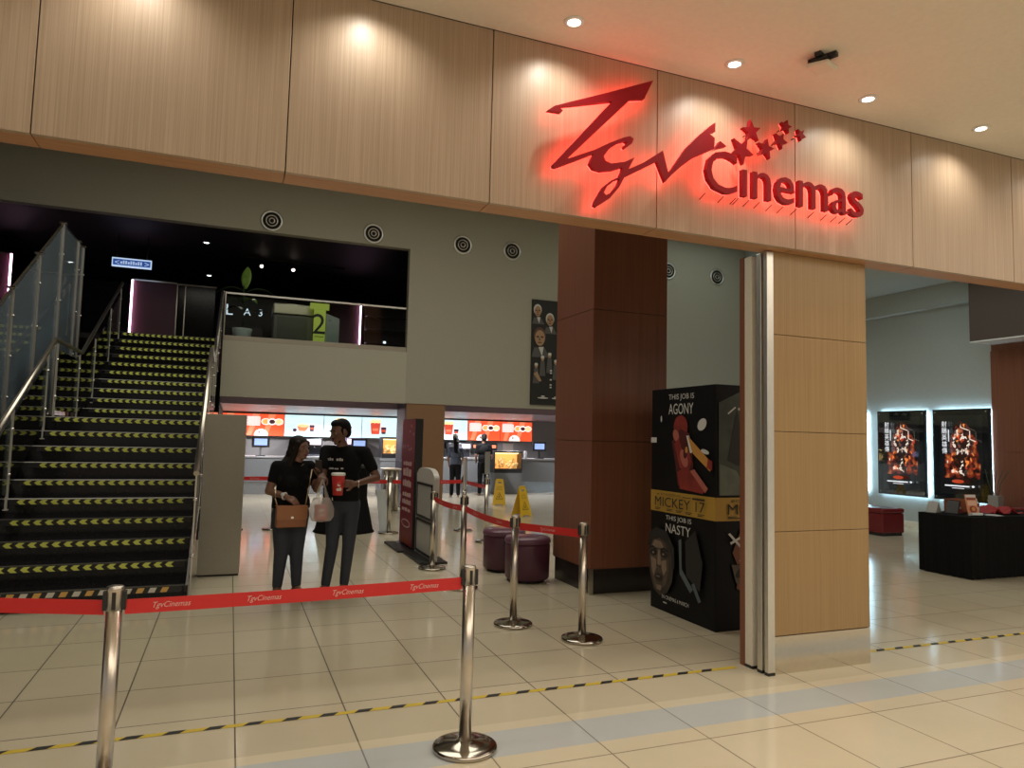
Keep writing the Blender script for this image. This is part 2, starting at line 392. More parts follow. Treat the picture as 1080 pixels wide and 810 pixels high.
def led_path(parent, pts, r=0.008, d=-0.045):
    MB().tube([(a, d, b) for a, b in pts], r, 6).build('led_strip', LED, parent)
YF = -0.12; TH = 0.035
scr = MB().prism(rel(LOGO), (0, YF, 0), (1, 0, 0), (0, 0, 1), -TH, holes=[rel(HOLE)]).prism(rel(TRI), (0, YF, 0), (1, 0, 0), (0, 0, 1), -TH).build('script_logo', REDSIGN, sign)
def led_plate(parent, V, F):
    bm = bmesh.new(); vs = [bm.verts.new(v) for v in V]
    for f in F: bm.faces.new([vs[i] for i in f])
    bmesh.ops.remove_doubles(bm, verts=bm.verts, dist=1e-5)
    mb = MB(); mb.bm.free(); mb.bm = bm
    mb.build('led_plate', LED, parent, fix=False)
def led_poly(parent, pts, holes=()):
    fl_ = [p for L in [pts]+list(holes) for p in L]
    led_plate(parent, [(a, YF+TH+0.004, b) for a, b in fl_], tessellate_polygon([[Vector((a, b, 0)) for a, b in L] for L in [pts]+list(holes)]))
led_poly(scr, rel(LOGO), [rel(HOLE)])
def star_pts(r, a0): return [((r if k % 2 == 0 else r*0.42)*math.sin(a0+PI*k/5), (r if k % 2 == 0 else r*0.42)*math.cos(a0+PI*k/5)) for k in range(10)]
for x, z, r, a in ((3.219,3.735,0.080,-0.15), (3.134,3.587,0.098,0.5), (3.34,3.633,0.074,0.15), (3.467,3.715,0.062,0.45), (3.519,3.825,0.050,0.2), (3.649,3.79,0.045,0.6)):
    st = MB().prism([(x-SX+a_, z-SZ+b_) for a_, b_ in star_pts(r, a)], (0, YF, 0), (1, 0, 0), (0, 0, 1), -TH).build('star', REDSIGN, sign)
    led_poly(st, [(x-SX+a_*0.9, z-SZ+b_*0.9) for a_, b_ in star_pts(r, a)])
    MB().tube([(x-SX, YF+0.02, z-SZ), (x-SX+0.02, 0, z-SZ+0.01)], 0.004, 6).build('standoff_pin', BPLAST, st)
def letters(body, x0, z0, width, parent):
    V, F = text2d(body, width); h = max(v[1] for v in V)
    import collections
    par = list(range(len(V)))
    def find(i):
        while par[i] != i: i = par[i]
        return i
    for f in F:
        for j in f[1:]: par[find(j)] = find(f[0])
    # tessellated outlines may hold split vertices: join by position
    pos = {}
    for i, (a, b) in enumerate(V):
        k = (round(a, 4), round(b, 4))
        if k in pos: par[find(i)] = find(pos[k])
        else: pos[k] = i
    isl = collections.defaultdict(list)
    for f in F: isl[find(f[0])].append(f)
    for key in sorted(isl, key=lambda q: min(V[j][0] for f in isl[q] for j in f)):
        fs = isl[key]; ids = sorted({j for f in fs for j in f})
        bm = bmesh.new(); mp = {j: bm.verts.new((x0-SX+V[j][0], YF-0.01, z0-SZ+V[j][1])) for j in ids}
        for f in fs: bm.faces.new([mp[j] for j in f])
        bmesh.ops.remove_doubles(bm, verts=bm.verts, dist=1e-5)
        r = bmesh.ops.extrude_face_region(bm, geom=bm.faces[:])
        for e in r['geom']:
            if isinstance(e, bmesh.types.BMVert): e.co.y += 0.040
        mb = MB(); mb.bm.free(); mb.bm = bm
        lt = mb.build('letter', REDSIGN, parent)
        a0 = min(V[j][0] for j in ids); a1 = max(V[j][0] for j in ids); b0 = min(V[j][1] for j in ids); b1 = max(V[j][1] for j in ids)
        mx = (a0+a1)/2
        rk = {j: i for i, j in enumerate(ids)}; led_plate(lt, [(x0-SX+V[j][0], YF+0.034, z0-SZ+V[j][1]) for j in ids], [[rk[j] for j in f] for f in fs])
        for q in (0.2, 0.8):
            MB().tube([(x0-SX+a0+(a1-a0)*q, -0.05, z0-SZ+b0+0.01), (x0-SX+a0+(a1-a0)*q-0.01, 0, z0-SZ+b0-0.02)], 0.003, 5).build('standoff_pin', BPLAST, lt)
letters('C\u0131nemas', 2.835, 3.262, 1.385, sign)

# ------------------------------------------------------------------ mall ceiling fittings
LAMPW = glow('lamp_white', (1.0, 0.93, 0.80), 12)
def downlight(x, y, z, label, group, power, aim=None, color=WARM, cone=2.0, em=LAMPW, r=0.05, blend=0.5, name='downlight'):
    t = thing(name, label, 'ceiling light', (x, y, z), 0, group)
    MB().lathe([(r*0.78, -0.001), (r*1.25, -0.001), (r*1.25, -0.006), (r*0.82, -0.010), (r*0.78, -0.006)], n=24, closed=True).build('trim_ring', WHITEP, t)
    MB().lathe([(0.001, -0.003), (r*0.7, -0.003), (r*0.72, -0.0005)], n=20).build('lamp', em, t)
    if power:
        l = light('SPOT', 'beam', (0, 0, -0.02), power, color, t, spot_size=cone, spot_blend=blend, shadow_soft_size=0.03)
        if aim: l.rotation_euler = (Vector(aim)-Vector((x, y, z))).to_track_quat('-Z', 'Y').to_euler()
    return t
names = ['above the left end of the wood fascia', 'second along the fascia from the left', 'above the middle of the wood fascia', 'above the red script of the sign', 'above the red stars of the sign', 'just right of the sign', 'farthest right along the fascia', 'beyond the right edge of the sign']
for k in range(8):
    x = 1.78+1.17*(k-3)
    downlight(x, 3.66, 4.08, 'small recessed ceiling downlight ' + names[k], 'downlights washing the wood fascia', 20, (x, 3.84, 3.0), (1.0, 0.95, 0.84), 2.3, blend=0.9)
ap = thing('access_point', 'small white wireless access point on a black ceiling bracket', 'access point', (3.40, 3.36, 4.08), 0.4)
MB().box(-0.085, 0.085, -0.02, 0.02, -0.03, 0).box(-0.02, 0.02, -0.09, 0.09, -0.03, 0).box(-0.06, -0.03, -0.05, 0.05, -0.05, -0.03).build('bracket', BPLAST, ap, 0.004)
m = MB().box(-0.085, 0.085, -0.075, 0.075, -0.085, -0.05).build('housing', CREAMP, ap, 0.02); m.rotation_euler = (0.12, -0.1, 0)

# sliding glass door leaves parked behind the ochre pillar
for i, (y, hd_) in enumerate(((4.052, 0.019), (4.122, 0.024), (4.236, 0.038))):
    t = thing('sliding_door', ['front', 'middle', 'rear'][i]+' aluminium framed glass door leaf parked at the ochre pillar', 'sliding door', (3.565, y, 0), 0, 'parked sliding door leaves')
    fr = MB().box(-0.03, 0.03, -hd_, hd_, 0.02, 2.99)
    fr.build('stile', [ALU, ALU, CREAMP][i], t, 0.003)
    MB().box(-0.03, 0.03, -hd_, hd_, 0, 0.02).build('bottom_guide', BPLAST, t)
tag(MB().box(3.535, 3.60, 4.278, 4.328, 0, 3.0).build('door_jamb', MAHOG), 'narrow brown jamb board behind the parked door leaves', 'jamb')

# ------------------------------------------------------------------ air vents
def vent(x, lab):
    t = thing('air_vent', lab, 'air vent', (x, 15.4, 6.0), 0, 'round air nozzles in the back wall')
    MB().lathe([(0.215, 0), (0.225, -0.02), (0.19, -0.03), (0.175, -0.01), (0.175, 0)], axis='Y', n=32, closed=True).build('rim', ALU, t)
    MB().lathe([(0.001, -0.006), (0.176, -0.006), (0.176, 0)], axis='Y', n=32).build('throat', BLACK, t)
    MB().lathe([(0.12, -0.012), (0.125, -0.022), (0.105, -0.022), (0.10, -0.012)], axis='Y', n=32, closed=True).lathe([(0.06, -0.012), (0.065, -0.028), (0.045, -0.028), (0.04, -0.012)], axis='Y', n=24, closed=True).build('nozzle_ring', STEEL, t)
    MB().lathe([(0.001, -0.03), (0.03, -0.025), (0.035, -0.008)], axis='Y', n=16).build('nozzle', BPLAST, t)
for x, lab in ((0.58, 'round black air vent with silver rim, leftmost, over the dark opening'), (2.70, 'round black air vent with silver rim above the right half of the upper opening'),
               (4.75, 'round black air vent with silver rim just right of the upper opening'), (5.97, 'round black air vent with silver rim above the tall hanging poster'),
               (10.31, 'round air vent half hidden behind the reddish brown pillar'), (11.83, 'round black air vent with silver rim between the two big pillars')):
    vent(x, lab)

# ------------------------------------------------------------------ staircase
RZ, TD = 0.173, 0.32
def stepY(n): return 7.34+TD*(n-1)+(2.0 if n > 10 else 0)
def nose(y):
    if y < stepY(10): return RZ*(1+(y-7.34)/TD)
    if y < stepY(11): return 1.73
    return RZ*(11+(y-stepY(11))/TD)
CHEV = mat('chevron_lime', (0.84, 0.92, 0.17), 0.45); CHEVB = flat('chevron_black', (0.015, 0.015, 0.015), 0.5)
st = thing('staircase', 'black staircase with lime arrow strips on every riser', 'staircase', (-1.2, 7.34, 0))
STX0, STX1 = -2.14, -0.33
for n in range(1, 21):
    y = stepY(n)-7.34; y2 = (stepY(n+1)-7.34 if n < 20 else 15.75-7.34); z = RZ*n
    zb = max(0.0, z-0.42)
    s_ = MB().box(STX0+1.2, STX1+1.2, y, y2+0.02, zb, z).build('step', BGLOSS, st, 0.004)
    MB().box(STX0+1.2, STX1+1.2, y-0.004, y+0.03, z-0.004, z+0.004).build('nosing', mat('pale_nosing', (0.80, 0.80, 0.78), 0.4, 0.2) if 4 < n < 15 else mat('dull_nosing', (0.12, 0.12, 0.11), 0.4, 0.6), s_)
    A = Art((0, y-0.003, z-0.031), (1, 0, 0), (0, 0, 1), 0.0012)
    x0, x1 = -2.03+1.2, -0.36+1.2
    A.rect(CHEVB, x0-0.02, -0.028, x1+0.01, 0.026)
    A.k += 1
    if n == 1:
        OR = mat('tape_orange', (0.75, 0.45, 0.12), 0.5); WT = mat('tape_white', (0.7, 0.68, 0.6), 0.5); m2 = 0
        k = 0
        while x0+0.1*k < x1-0.08:
            A.poly(OR if k % 2 else WT, [(x0+0.1*k, -0.022), (x0+0.1*k+0.055, -0.022), (x0+0.1*k+0.075, 0.022), (x0+0.1*k+0.02, 0.022)], up=False); k += 1
    else:
        k = 0; off = (n*37 % 10)*0.009
        while x0+off+0.098*k < x1-0.07:
            a = x0+off+0.098*k
            A.poly(CHEV, [(a, 0), (a+0.028, 0.024), (a+0.078, 0.024), (a+0.052, 0), (a+0.078, -0.024), (a+0.028, -0.024)], up=False); k += 1
    A.build('arrow_strip', s_)
for x in (STX0-0.03, STX1+0.01):
    pts = [(0, 0), (0, 0.17), (stepY(10)-7.34, 1.76), (stepY(11)-7.34, 1.76), (stepY(20)-7.34, 3.49), (15.72-7.34, 3.49), (15.72-7.34, 3.0), (stepY(11)-7.34+0.6, 1.5), (stepY(10)-7.34+0.4, 1.4), (0.5, 0)]
    MB().prism(pts, (x+1.2, 0, 0), (0, 1, 0), (0, 0, 1), 0.02).build('stringer', BGLOSS, st)
for k in range(2):
    MB().box(-0.9, 0.83, 4.2+k*0.9, 4.3+k*0.9, 0, 1.35).build('support_post', BLACK, st)

def handrail(x, label, y0, y1, side):
    t = thing('handrail', label, 'handrail', (x, y0, 0))
    H = 0.96
    ys = [y0, stepY(10), stepY(11)-0.65, y1]
    pts = [(0, y-y0, nose(max(y, 7.34))+H) for y in ys[:2]] + [(0, ys[2]-y0, 1.73+H), (0, y1-y0, nose(min(y1, stepY(20)))+H+0.05)]
    MB().tube(pts, 0.027, 14).build('rail', STEEL, t)
    P = [y0+0.05, 8.6, 9.9, 10.35, 11.75, 12.9, 14.2, y1-0.1]
    for y in P:
        zb = 0 if y < 7.7 else nose(y)-0.1
        zt = nose(max(y, 7.34))+H-0.04 if y < 10.2 or y > 12.0 else 1.73+H-0.04
        MB().box(-0.006, 0.006, y-y0-0.035, y-y0-0.015, zb, zt).box(-0.006, 0.006, y-y0+0.015, y-y0+0.035, zb, zt).box(-0.02, 0.02, y-y0-0.04, y-y0+0.04, zb, zb+0.012).build('post', PSTEEL, t)
        c = MB()
        for q in (0.35, 0.8): c.lathe([(0.016, -0.02), (0.016, 0.02)], (0, y-y0, zb+(zt-zb)*q), 10, axis='X')
        c.build('glass_clamp', CHROME, t)
    for a, b in zip(P[:-1], P[1:]):
        if b-a < 0.6: continue
        a += 0.05; b -= 0.05
        za, zb_ = nose(max(a, 7.34)), nose(max(b, 7.34))
        if 10.2 < a < 11.7: za = zb_ = 1.73
        MB().prism([(a-y0, za+0.08), (b-y0, zb_+0.08), (b-y0, zb_+0.84), (a-y0, za+0.84)], (-0.004, 0, 0), (0, 1, 0), (0, 0, 1), 0.008).build('glass_panel', PANER, t)
    return t
handrail(-2.07, 'steel tube handrail with glass panels on the left of the stairs', 7.45, 15.3, -1)
handrail(-0.285, 'steel tube handrail with glass panels on the right of the stairs', 7.45, 15.3, 1)

# tall glass screen between the stairs and the escalator
t = thing('glass_screen', 'tall stepped glass screen with steel posts left of the stairs', 'glass screen', (-2.5, 7.3, 0))
def ztop(y): return min(4.67, 4.66-0.612*(12.29-y))
ps = [7.6, 8.75, 9.96, 11.06, 12.29, 13.43, 13.84]
for y in ps:
    MB().box(-0.022, 0.022, y-7.3-0.035, y-7.3+0.035, 0, ztop(y)).build('post', mat('steel_post', (0.42, 0.40, 0.36), 0.4, 0.5), t, 0.003)
    MB().box(-0.05, 0.05, y-7.3-0.05, y-7.3+0.05, ztop(y), ztop(y)+0.025).build('post_cap', CHROME, t, 0.004)
    c = MB()
    for q in (0.9, 0.75, 0.6): c.ball((0.03, y-7.3, ztop(y)*q), 0.02, sub=1)
    c.build('glass_clamp', CHROME, t)
for a, b in zip(ps[:-1], ps[1:]):
    MB().prism([(a-7.3+0.05, 0.05), (b-7.3-0.05, 0.05), (b-7.3-0.05, ztop(b)-0.02), (a-7.3+0.05, ztop(a)-0.02)], (-0.005, 0, 0), (0, 1, 0), (0, 0, 1), 0.01).build('glass_panel', PANES, t)
MB().bar((0, 0.3, ztop(7.6)), (0, 4.99, 4.66), 0.03, 0.025).bar((0, 4.99, 4.67), (0, 6.54, 4.67), 0.012, 0.012).build('top_edge', STEEL, t)
# escalator on the far left
t = thing('escalator', 'escalator rising behind the tall glass screen at the left edge', 'escalator', (-3.4, 6.6, 0))
inc = math.tan(math.radians(30)); L = 6.0
for x in (-0.62, 0.62):
    MB().prism([(0, 0), (1.2, 0), (L+1.2, L*inc-0.05), (L+1.2, L*inc+0.35), (0.0, 0.35)], (x-0.06, 0, 0), (0, 1, 0), (0, 0, 1), 0.12).build('truss_cladding', mat('escalator_steel', (0.40, 0.42, 0.45), 0.4, 0.3), t)
    MB().prism([(0.2, 0.36), (L+1.2, L*inc+0.30), (L+1.2, L*inc+1.1), (0.2, 1.16)], (x-0.006, 0, 0), (0, 1, 0), (0, 0, 1), 0.012).build('balustrade_glass', PANE, t)
    MB().bar((x, 0.2, 1.2), (x, L+1.2, L*inc+1.14), 0.08, 0.05).build('handrail', BPLAST, t, 0.01)
    MB().bar((x, 0.5, 1.28-0.12), (x, L+1.2, L*inc+1.04), 0.03, 0.06).build('added_rail_glow', glow('added_rail_glow', (0.62, 0.78, 0.88), 0.6), t); MB().bar((x-0.075*(1 if x > 0 else -1), 0.5, 0.5), (x-0.075*(1 if x > 0 else -1), L+1.2, L*inc+0.42), 0.01, 0.05).build('added_skirt_glow', glow('added_skirt_glow', (0.75, 0.88, 1.0), 3), t)  # glow strips added to brighten the escalator's pale bands, glass and truss
sm = MB()
for k in range(16): sm.box(-0.5, 0.5, 0.7+k*0.4, 0.7+k*0.4+0.42, k*0.4*inc-0.3, k*0.4*inc+0.12)
sm.build('steps', mat('escalator_step', (0.12, 0.12, 0.125), 0.4, 0.7), t)

# ------------------------------------------------------------------ upper floor things
t = thing('glass_balustrade', 'low glass balustrade with bright steel rail along the upper floor edge', 'balustrade', (-0.2, 15.49, 3.44))
MB().box(-0.04, 3.72, -0.09, 0.09, 0.0, 0.10).build('cap', mat('dull_steel', (0.40, 0.36, 0.29), 0.4, 0.8), t, 0.004)
MB().box(-0.02, 3.70, -0.006, 0.006, 0.10, 0.96).build('glass_panel', PANE, t)
MB().box(-0.02, 3.70, -0.025, 0.025, 0.96, 1.0).build('top_rail', mat('bright_steel', (0.85, 0.84, 0.80), 0.25, 0.7), t, 0.006)
MB().box(-0.04, -0.02, -0.03, 0.03, 0.10, 1.0).build('end_post', STEEL, t)
for i, (x, y, lb) in enumerate(((-0.75, 17.9, 'bright ceiling spot over the stairs nearer the blue sign'), (-0.79, 21.7, 'bright ceiling spot farther back over the dark doorway'))):
    downlight(x, y, 6.0, lb, 'upper floor downlights', 3, None, (1, 1, 1), em=glow('cool_spot', (0.9, 0.95, 1), 9), r=0.075)
t = thing('track_light', 'black ceiling track with two small spotlights on the upper floor', 'track light', (1.3, 18.9, 6.0), 0.06)
MB().box(-1.3, 1.3, -0.02, 0.02, -0.05, 0.0).build('track', BPLAST, t)
for x in (-0.82, -0.05):
    h = MB().tube([(x, 0, -0.05), (x, 0, -0.12)], 0.015, 8).tube([(x, 0, -0.10), (x+0.03, -0.07, -0.22)], 0.05, 12).build('spotlight', BPLAST, t)
    light('SPOT', 'beam', (x+0.045, -0.12, -0.30), 45, (1, 0.86, 0.72), t, spot_size=1.3, spot_blend=0.7, shadow_soft_size=0.03, aim=(x+0.1, -1.6, -2.4))
    MB().ball((x+0.032, -0.075, -0.228), 0.042, sub=2).build('lamp', glow('track_lamp', (1, 0.85, 0.7), 6), h)
PANEL = mat('plum_panel', (0.11, 0.04, 0.06), 0.5)
PINK = glow('pink_led', (1.0, 0.60, 0.85), 7.0)
def lit_panel(x0, x1, y, z0, z1, left, lab):
    t = thing('wall_panel', lab, 'wall panel', ((x0+x1)/2, y, z0))
    w = (x1-x0)/2
    MB().box(-w, w, 0, 0.08, 0, z1-z0).build('panel', PANEL, t)
    e = -w if left else w
    MB().box(e-0.02, e+0.02, -0.07, -0.05, 0.02, z1-z0).build('edge_light', PINK, t)
    MB().box(-w, w, -0.03, 0.02, z1-z0, z1-z0+0.03).build('top_trim', STEEL, t)
lit_panel(-2.36, -1.40, 19.0, 3.44, 5.16, True, 'plum wall panel with a pink lit left edge behind the stair top')
lit_panel(2.25, 3.22, 20.0, 3.44, 5.24, False, 'plum wall panel with a pink lit right edge behind the glass balustrade')
lit_panel(-5.9, -4.82, 19.0, 3.44, 5.5, False, 'plum wall panel with a pink lit right edge at the far left')
t = thing('door', 'dark door with thin steel frame right of the pink lit panel upstairs', 'door', (-0.95, 19.15, 3.44))
MB().box(-0.40, 0.42, 0, 0.05, 0, 1.72).build('leaf', BGLOSS, t)
MB().box(-0.46, -0.43, -0.03, 0.05, 0, 1.75).box(-0.27, -0.25, -0.03, 0.05, 0, 1.73).box(-0.46, 0.45, -0.03, 0.05, 1.73, 1.76).build('frame', STEEL, t)
t = thing('direction_sign', 'lit blue and white direction sign hanging over the stair top', 'sign', (-2.28, 18.0, 5.36))
MB().box(-0.40, 0.40, 0, 0.06, -0.10, 0.10).build('housing', glow('sign_white', (0.55, 0.72, 0.95), 0.9), t)
A = Art((-0.40, -0.001, -0.10), (1, 0, 0), (0, 0, 1)); SB = glow('sign_blue', (0.05, 0.14, 0.5), 0.5)
A.rect(SB, 0.02, 0.03, 0.78, 0.17); SWT = glow('sign_text', (0.5, 0.65, 0.95), 0.7)
[A.rect(SWT, 0.17+0.05*j, 0.06, 0.205+0.05*j, 0.06+(0.08 if j % 3 else 0.06), up=(j == 0)) for j in range(9)]; A.text(SWT, '<', 0.06, 0.05, height=0.09); A.text(SWT, '>', 0.66, 0.05, height=0.09)
A.build('legend', t)
MB().tube([(-0.3, 0.03, 0.10), (-0.3, 0.03, 0.64)], 0.008, 6).tube([(0.3, 0.03, 0.10), (0.3, 0.03, 0.64)], 0.008, 6).build('hanger', BPLAST, t)
# plant by the balustrade
t = thing('potted_plant', 'potted plant with broad green leaves behind the glass balustrade', 'plant', (0.12, 16.2, 3.44))
MB().lathe([(0.14, 0), (0.2, 0.32), (0.2, 0.36), (0.17, 0.36), (0.165, 0.30), (0.001, 0.30)]).build('pot', WHITEP, t)
LEAF = mat('leaf_green', (0.20, 0.36, 0.06), 0.45, vary=(12, 0.4)); LEAFD = mat('leaf_dark', (0.03, 0.06, 0.02), 0.45)
MB().tube([(0, 0, 0.3), (0.01, 0, 0.9), (-0.01, 0, 1.3)], 0.018, 8).build('stem', LEAFD, t)
def leaf(ln, wd, az, el0, droop, base, m):
    P = []
    for i in range(9):
        q = i/8; w = wd*math.sin(PI*min(1, q*0.94+0.06))**0.8; el = el0-droop*q; r = ln*q
        c = Vector((math.cos(az)*r*math.cos(el), math.sin(az)*r*math.cos(el), r*math.sin(el)))+Vector(base)
        sd = Vector((-math.sin(az), math.cos(az), 0))
        P.append([c+sd*w*k+Vector((0, 0, abs(k)*w*0.25)) for k in (-1, -0.5, 0, 0.5, 1)])
    o = MB().grid(P).build('leaf', m, t, fix=False); sm_ = o.modifiers.new('thick', 'SOLIDIFY'); sm_.thickness = 0.006
for ln, wd, az, el, dr, b, m in ((0.52, 0.11, 1.2, 1.5, 0.1, (0.02, 0, 1.22), LEAF), (0.62, 0.09, 0.0, 0.75, 0.7, (0, 0, 1.1), LEAFD), (0.55, 0.08, 3.1, 0.6, 0.7, (0, 0, 1.15), LEAFD),
                                 (0.5, 0.08, -1.0, 0.4, 0.6, (0, 0, 0.95), LEAF), (0.5, 0.08, 4.0, 0.6, 0.7, (0, 0, 0.9), LEAFD), (0.6, 0.07, 0.4, 0.5, 0.4, (0, 0, 0.7), LEAFD), (0.5, 0.08, 2.3, 0.7, 0.6, (0, 0, 0.75), LEAFD)):
    leaf(ln, wd, az, el, dr, b, m)
# box office machine, yellow-green stand, white unit, letters
t = thing('ticket_kiosk', 'grey boxy machine with a steel hood behind the glass balustrade', 'machine', (1.22, 17.2, 3.44))
MB().box(-0.44, 0.44, -0.3, 0.3, 0, 0.86).build('body', mat('warm_grey', (0.17, 0.16, 0.13), 0.4), t, 0.02)
MB().box(-0.46, 0.44, -0.36, 0.3, 0.86, 1.10).build('hood', mat('hood_steel', (0.5, 0.46, 0.34), 0.3, 0.9), t, 0.02)
MB().box(-0.36, 0.30, -0.315, -0.30, 0.25, 0.8).build('front_screen', mat('dull_screen', (0.15, 0.15, 0.12), 0.2), t)
MB().box(0.44, 0.56, -0.28, 0.28, 0, 0.95).build('side_case', BPLAST, t)
MB().box(-0.48, 0.48, -0.34, 0.3, 0.10, 0.2).build('shelf', BPLAST, t)
t = thing('number_stand', 'lime green display stand with a large black number 2', 'display stand', (1.76, 16.6, 3.44))
LIME = mat('lime_board', (0.52, 0.60, 0.10), 0.5, emit=(0.55, 0.65, 0.08), es=0.25)
MB().box(-0.13, 0.13, -0.03, 0.03, 0, 0.98).build('board', LIME, t); MB().box(-0.22, 0.20, -0.05, 0.05, 0.98, 1.12).build('header', LIME, t)
A = Art((-0.16, -0.032, 0.42), (1, 0, 0), (0, 0, 1)); A.text(BLK, '2', 0.0, 0.0, height=0.46); A.rect(BLK, 0.06, -0.07, 0.26, -0.055); A.build('numeral', t)
t = thing('white_unit', 'pale white cabinet with a sloping top beside the lime stand', 'cabinet', (2.05, 16.7, 3.44))
MB().prism([(-0.15, 0), (0.15, 0), (0.15, 0.80), (-0.15, 0.9)], (0, -0.15, 0), (1, 0, 0), (0, 0, 1), -0.3).build('body', mat('pale_unit', (0.42, 0.47, 0.44), 0.5), t, 0.006)
A = Art((-0.1, -0.152, 0.74), (1, 0, 0), (0, 0, 1)); A.rect(BLK, 0, 0, 0.07, 0.01); A.build('slot', t)
t = thing('hall_lettering', 'white letters on a dark wall strip behind the plant upstairs', 'sign', (0.25, 18.6, 4.6))
MB().box(-0.6, 0.9, 0, 0.05, -1.16, 0.3).build('board', BLACK, t)
A = Art((-0.6, -0.002, -0.15), (1, 0, 0), (0, 0, 1)); LW = glow('letter_white', (0.8, 0.88, 1), 0.8)
A.text(LW, 'L', 0.1, 0.0, height=0.26); A.text(LW, 'A', 0.5, 0.02, height=0.17); A.text(LW, '3', 0.85, 0.02, height=0.17); A.build('letters', t)
MB().box(-0.35, 0.35, -0.25, -0.02, -1.16, -0.45).build('counter', mat('dark_mahog', (0.04, 0.015, 0.012), 0.4), t)
t = thing('display_shelf', 'black shelf unit with tiny lights at the right end upstairs', 'shelf', (4.0, 19.0, 3.44))
MB().box(-0.75, 0.9, 0.3, 0.35, 0, 1.6).build('back_panel', BLACK, t)
for k in range(4): MB().box(-0.75, 0.9, 0, 0.3, 0.25+k*0.36, 0.29+k*0.36).build('shelf', mat('shelf_black', (0.03, 0.035, 0.04), 0.3), t)
for x, z in ((-0.3, 0.62), (0.35, 1.25), (-0.1, 0.38)): MB().box(x, x+0.07, -0.02, 0.0, z, z+0.06).build('indicator', glow('tiny_light', (0.9, 0.93, 1), 1.5), t)

# ------------------------------------------------------------------ concession counter
SCRW = glow('screen_pale', (0.62, 0.84, 0.90), 1.05); SCRR = glow('screen_red', (0.95, 0.10, 0.03), 0.95); SCRO = glow('screen_orange', (1.0, 0.45, 0.12), 1.0)
S_R = glow('print_red', (0.85, 0.10, 0.05), 0.7); S_D = glow('print_dark', (0.10, 0.03, 0.05), 0.5); S_W = glow('print_white', (1, 0.95, 0.92), 1.0); S_Y = glow('print_yellow', (0.95, 0.75, 0.35), 0.9); S_LR = glow('print_rose', (0.85, 0.25, 0.12), 0.9)
def bucket(A, x, y, s):
    A.poly(S_R, [(x-0.09*s, y+0.2*s), (x-0.07*s, y), (x+0.07*s, y), (x+0.09*s, y+0.2*s)]); 
    for k in range(6): A.ell(S_Y, x+(-0.075+0.03*k)*s, y+(0.215+0.02*(k % 2))*s, 0.028*s, 0.025*s, 9, up=(k == 0))
    A.rect(S_LR, x-0.05*s, y+0.06*s, x+0.05*s, y+0.1*s)
def cup_art(A, x, y, s):
    A.poly(S_D, [(x-0.05*s, y+0.13*s), (x-0.038*s, y), (x+0.038*s, y), (x+0.05*s, y+0.13*s)]); A.rect(S_W, x-0.055*s, y+0.13*s, x+0.055*s, y+0.145*s); A.rect(S_R, x-0.04*s, y+0.04*s, x+0.04*s, y+0.08*s)
def menu(k, x0, kind, lab):
    w, h = 1.145, 0.645
    t = thing('menu_screen', lab, 'menu screen', (x0, 22.5, 1.5), 0, 'menu screens over the counter')
    MB().box(-0.005, w+0.005, 0.002, 0.06, -0.005, h+0.005).build('housing', BPLAST, t); MB().box(w/2-0.2, w/2+0.2, 0.06, 0.2, 0.2, 0.45).build('wall_bracket', BPLAST, t)
    A = Art((0, 0, 0), (1, 0, 0), (0, 0, 1), 0.002)
    if kind == 'red':
        A.rect(SCRR, 0, 0, w, h)
        for a in (0.1, 0.55, 0.9): A.poly(S_LR, [(a, 0), (a+0.12, 0), (a+0.35, h), (a+0.15, h)], up=(a == 0.1)) if a < 0.85 else None
        A.rect(S_W, 0.06, 0.30, 0.46, 0.56)
        A.k += 1
        for q in range(4):
            for p in range(3): A.rect(glow('print_grey_red', (0.9, 0.55, 0.5), 0.8), 0.08+0.095*q, 0.32+0.08*p, 0.15+0.095*q, 0.37+0.08*p, up=False)
        for q, (a, c) in enumerate(((0.62, SCRO), (0.80, S_W), (0.99, S_Y))): A.ell(S_W, a, 0.42, 0.13, 0.10); A.ell(c, a, 0.42, 0.10, 0.075)
        A.ell(S_D, 0.80, 0.42, 0.085, 0.065); A.poly(S_W, [(0.3+0.2+0.2*math.cos(u), 0.2*math.sin(u)) for u in [PI*j/14 for j in range(15)]]); A.ell(S_D, 0.44, 0.10, 0.025, 0.045)
    elif kind == 'nachos':
        A.rect(SCRW, 0, 0, w, h); A.poly(S_LR, [(0.36, 0.32), (0.42, 0.16), (0.62, 0.16), (0.72, 0.32)]); A.ell(S_Y, 0.54, 0.33, 0.17, 0.05); cup_art(A, 0.80, 0.16, 1.5); A.ell(S_D, 0.30, 0.19, 0.06, 0.05)
    elif kind == 'combo':
        A.rect(SCRW, 0, 0, w, h); bucket(A, 0.50, 0.16, 1.7); cup_art(A, 0.76, 0.14, 1.6)
    else:
        A.rect(SCRW, 0, 0, w, h); bucket(A, 0.42, 0.12, 1.8); cup_art(A, 0.68, 0.13, 1.7)
    A.rect(glow('print_blue', (0.25, 0.5, 0.65), 0.7), 0.05, h-0.06, 0.4, h-0.05)
    A.build('picture', t)
for k, (kd, lb) in enumerate((('red', 'red menu screen glowing just above the putty partition'), ('red', 'red menu screen with yellow item right of the putty partition'), ('nachos', 'pale menu screen with a red bowl and cup above the woman'),
                              ('combo', 'pale menu screen partly hidden behind the standing man'), ('bucket', 'pale menu screen with striped cups left of the tan pillar'), ('bucket', 'menu screen hidden behind the tan pillar'),
                              ('combo', 'pale menu screen with popcorn bucket right of the tan pillar'), ('red', 'red menu screen with white bubble, left one of the pair'), ('red', 'red menu screen at the right end beside the tall brown pillar'))):
    if k == 5: continue
    menu(k, 0.34+1.16*(k-1), kd, lb)
CG = mat('counter_grey', (0.17, 0.18, 0.19), 0.4); CTOP = mat('counter_top', (0.30, 0.31, 0.32), 0.3)
